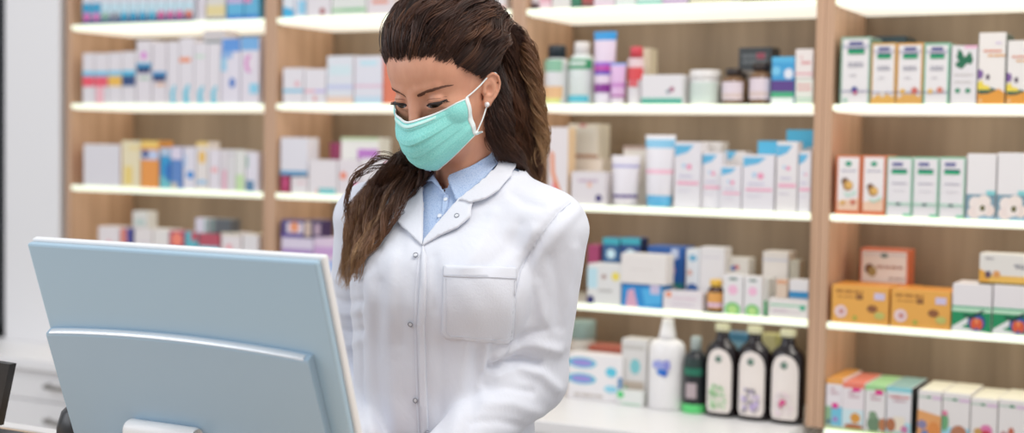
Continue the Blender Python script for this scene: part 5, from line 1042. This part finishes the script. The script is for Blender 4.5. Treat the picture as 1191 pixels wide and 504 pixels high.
for i in range(230):
    al = R.uniform(-160, 170); al = R.uniform(-75, 100) if R.random() < .6 else al
    ep = hairline(al)+R.uniform(-1, 3.5); fr_ = max(0, math.cos(math.radians(al)))
    o_, t_ = scalp_lock(al, ep, R.uniform(.15, .6+2.0*fr_), 18, .24, .10+.26*R.random(), R.uniform(.3, 1.0)*(.5+.5*fr_)); paths += o_; tones += t_
for i in range(110):   # second row behind the hairline gives height on top
    al = R.uniform(-95, 110); ep = hairline(al)+R.uniform(8, 45)
    o_, t_ = scalp_lock(al, min(80, ep), R.uniform(.9, 3.0), 22, .2, .14+.28*R.random(), R.uniform(.5, 1.1)); paths += o_; tones += t_
tubes(paths, [.0003+.00032*math.sin(math.pi*(k+.6)/K) for k in range(K)], 'swept_back_hair', M_hair, hair, 3, np.array(tones))
def spline(pts, n):
    pts = [np.array(p, float) for p in pts]; out = []
    for i in range(n):
        u = i/(n-1)*(len(pts)-1); k = min(int(u), len(pts)-2); t = u-k; p0, p1, p2, p3 = pts[max(k-1, 0)], pts[k], pts[k+1], pts[min(k+2, len(pts)-1)]
        out.append(.5*((2*p1)+(-p0+p2)*t+(2*p0-5*p1+4*p2-p3)*t*t+(-p0+3*p1-3*p2+p3)*t**3))
    return out
def locks(guide_fn, nl, ns, K2, wav, tonef, name, spread=.0035, fq=(2.5, 4.5), r0=.0004, frizz=.0008):
    paths = []; tones = []
    for i in range(nl):
        g = np.array(spline(guide_fn(i), K2)); ph = R.uniform(0, 6.3); f_ = R.uniform(*fq); a_ = wav*R.uniform(.5, 1.3); tt = R.uniform(-.12, .12)
        T = np.gradient(g, axis=0); T /= np.linalg.norm(T, axis=1, keepdims=True)+1e-9
        A_ = np.cross(T, [.2, .9, .1]); A_ /= np.linalg.norm(A_, axis=1, keepdims=True)+1e-9; B_ = np.cross(T, A_)
        t = np.linspace(0, 1, K2)
        for s_ in range(ns):
            jx, jy = R.gauss(0, 1)*spread, R.gauss(0, 1)*spread; jp = R.gauss(0, .25); fz = R.uniform(0, 6.3); end = R.uniform(.82, 1)
            env = np.minimum(1, t*3+.15); tp = 1-.35*t
            te = t*end; gi = np.stack([np.interp(te, t, g[:, c]) for c in range(3)], 1)
            w1 = (a_*np.sin(2*math.pi*f_*te+ph+jp)*env+jx*tp+frizz*np.sin(te*23+fz))[:, None]; w2 = (a_*.8*np.cos(2*math.pi*f_*te+ph+jp)*env+jy*tp+frizz*np.cos(te*19+fz))[:, None]
            paths.append(gi+A_*w1+B_*w2); tones.append(np.clip(tonef(te)+tt+R.gauss(0, .05), 0, 1))
    return tubes(paths, r0*np.sin(np.linspace(.5, math.pi*.93, K2))**.7, name, M_hair, hair, 3, np.array(tones))
g0 = h2w(HC+HR*Gd*1.02)
def pony(i):
    a = R.uniform(0, 6.3); rr = R.uniform(.1, 1)**.6; cx_, cy_ = math.cos(a)*rr, math.sin(a)*rr
    dd_ = sph(R.uniform(-60, 100), R.uniform(35, 80)); s0 = slerp(dd_, Gd, .62); st = h2w(HC+HR*s0+s0*1.2); st2 = h2w(HC+HR*Gd*1.12+np.array([cx_*2.2, 0, cy_*2.2]))
    Z1 = 2.262+cy_*.03
    return [st, st2, atZ(585+cx_*20, 40+cy_*10, 2.245+cy_*.02), atZ(598+cx_*25, 85, Z1), atZ(601+cx_*27, 125, Z1), atZ(604+cx_*28, 160, Z1+.012), atZ(608+cx_*24, 190+8*R.random(), Z1+.03), atZ(612+cx_*16, 218+12*R.random(), Z1+.05)]
locks(pony, 95, 24, 48, .0095, lambda t: .16+.6*np.clip(t-.15, 0, 1), 'ponytail', spread=.0028)
def pony_out(i):
    u = R.uniform(-.4, 1); s0 = slerp(sph(R.uniform(0, 60), R.uniform(50, 80)), Gd, .75); st = h2w(HC+HR*s0+s0*1.8); Z1 = 2.25+R.uniform(-.02, .02)
    return [st, atZ(592+10*u, 34+8*u, 2.245), atZ(610+8*u, 62, Z1), atZ(617+8*u, 100, Z1), atZ(623+7*u, 138, Z1+.01), atZ(628+6*u, 165, Z1+.02), atZ(618+8*u, 194, Z1+.03)]
locks(pony_out, 40, 11, 48, .0095, lambda t: .45+.55*np.clip(t*1.3-.1, 0, 1), 'curls', spread=.0022, r0=.00045)
# hair behind the neck joins pony and front lock
def nape(i):
    u = R.uniform(-1, 1); st = h2w(HC+HR*sph(60+80*R.random(), -20-20*R.random()))
    st = h2w((R.uniform(4.5, 6.8), R.uniform(-7, -3.2), R.uniform(-3, 1))); Z1 = 2.25
    return [st, atZ(582+u*8, 112, 2.16), atZ(581+u*11, 140, 2.155), atZ(585+u*12, 165, 2.16), atZ(596+u*12, 186, 2.185), atZ(606+u*12, 210, 2.26)]
locks(nape, 56, 24, 30, .005, lambda t: .08+.3*t, 'nape_hair')
def surf_pt(x, y, off):
    h_ = hit(cb, x, y); return h_[0]-ray(x, y)/np.linalg.norm(ray(x, y))*off if h_ else atZ(x, y, 2.3)
def front(i):
    u = R.uniform(-1, 1); w_ = R.uniform(0, 1)
    st = atZ(500+u*6, 150+8*u, 2.235)
    x1 = 474+u*20; x2 = 447+u*22; x3 = 431+u*23; x4 = 420+u*19; x5 = 411+u*10; x6 = 402+u*7
    o = lambda k: .012+.022*w_+.004*k
    return [st, atZ(488+u*15, 178+u*6, 2.215), atZ(x1, 198+u*9, 2.205-.012*w_), surf_pt(x2+3, 222+u*10, o(1)), surf_pt(max(x3, 404), 250+u*6, o(1)), surf_pt(max(x4, 400), 280, o(1)), surf_pt(max(x5, 397), 305, o(1)), surf_pt(max(x6, 396), 316+22*R.random(), o(0))]
locks(front, 62, 20, 50, .0075, lambda t: .22+.85*np.clip(t-.12, 0, 1), 'front_lock', spread=.0022, fq=(2., 3.6))
def stray(i):
    u = R.random(); st = atZ(470, 185+10*u, 2.2)
    return [st, atZ(440, 178+18*u, 2.2), atZ(418-4*u, 196+14*u, 2.2), atZ(407-4*u, 218+10*u, 2.2), atZ(403, 240+12*u, 2.21), atZ(398+10*u, 262+14*u, 2.19)]
locks(stray, 12, 4, 30, .0035, lambda t: .3+.4*t, 'loose_strands', spread=.0012)
def wisp(i):
    a = R.uniform(-60, 60); d_ = sph(a, hairline(a)+5+R.uniform(0, 50)); p = HC+HR*d_; 
    v1 = d_*R.uniform(1.4, 2.6); s_ = np.cross(d_, Gd); q = [p, p+v1*.6+s_*.4, p+v1+s_*R.uniform(-.6, .6)+(Gd-d_)*.9, p+v1*.9+(Gd-d_)*2.2+s_*R.uniform(-1, 1)]
    return [h2w(z_) for z_ in q]
locks(wisp, 40, 2, 16, .002, lambda t: .2+.1*t, 'flyaway_hairs', spread=.0008, r0=.00022)
# ---------------------------------------------------------------- light
w = bpy.data.worlds.new('world'); scn.world = w; w.use_nodes = True
w.node_tree.nodes['Background'].inputs[0].default_value = lin('f5f6fb'); w.node_tree.nodes['Background'].inputs[1].default_value = .76
def area(name, loc, tgt, sx, sy, e, col='ffffff'):
    l = bpy.data.lights.new(name, 'AREA'); l.shape = 'RECTANGLE'; l.size = sx; l.size_y = sy; l.energy = e; l.color = lin(col)[:3]
    o = bpy.data.objects.new(name, l); COL.objects.link(o); o.location = loc
    o.rotation_euler = (Vector(tgt)-Vector(loc)).to_track_quat('-Z', 'Y').to_euler(); return o
area('window_daylight', (-3.2, .3, 2.4), (-1.2, 2.2, 1.3), 1.8, 1.8, 26, 'f4f8ff')
area('ceiling_light', (-.2, 1.6, 2.9), (-1.1, 2.1, 1.2), 1.2, 1.0, 26, 'fff8ee')
vs = scn.view_settings; vs.view_transform = 'Standard'; vs.look = 'None'; vs.gamma = 1; vs.exposure = 0; vs.use_curve_mapping = False
scn.cycles.use_denoising = True
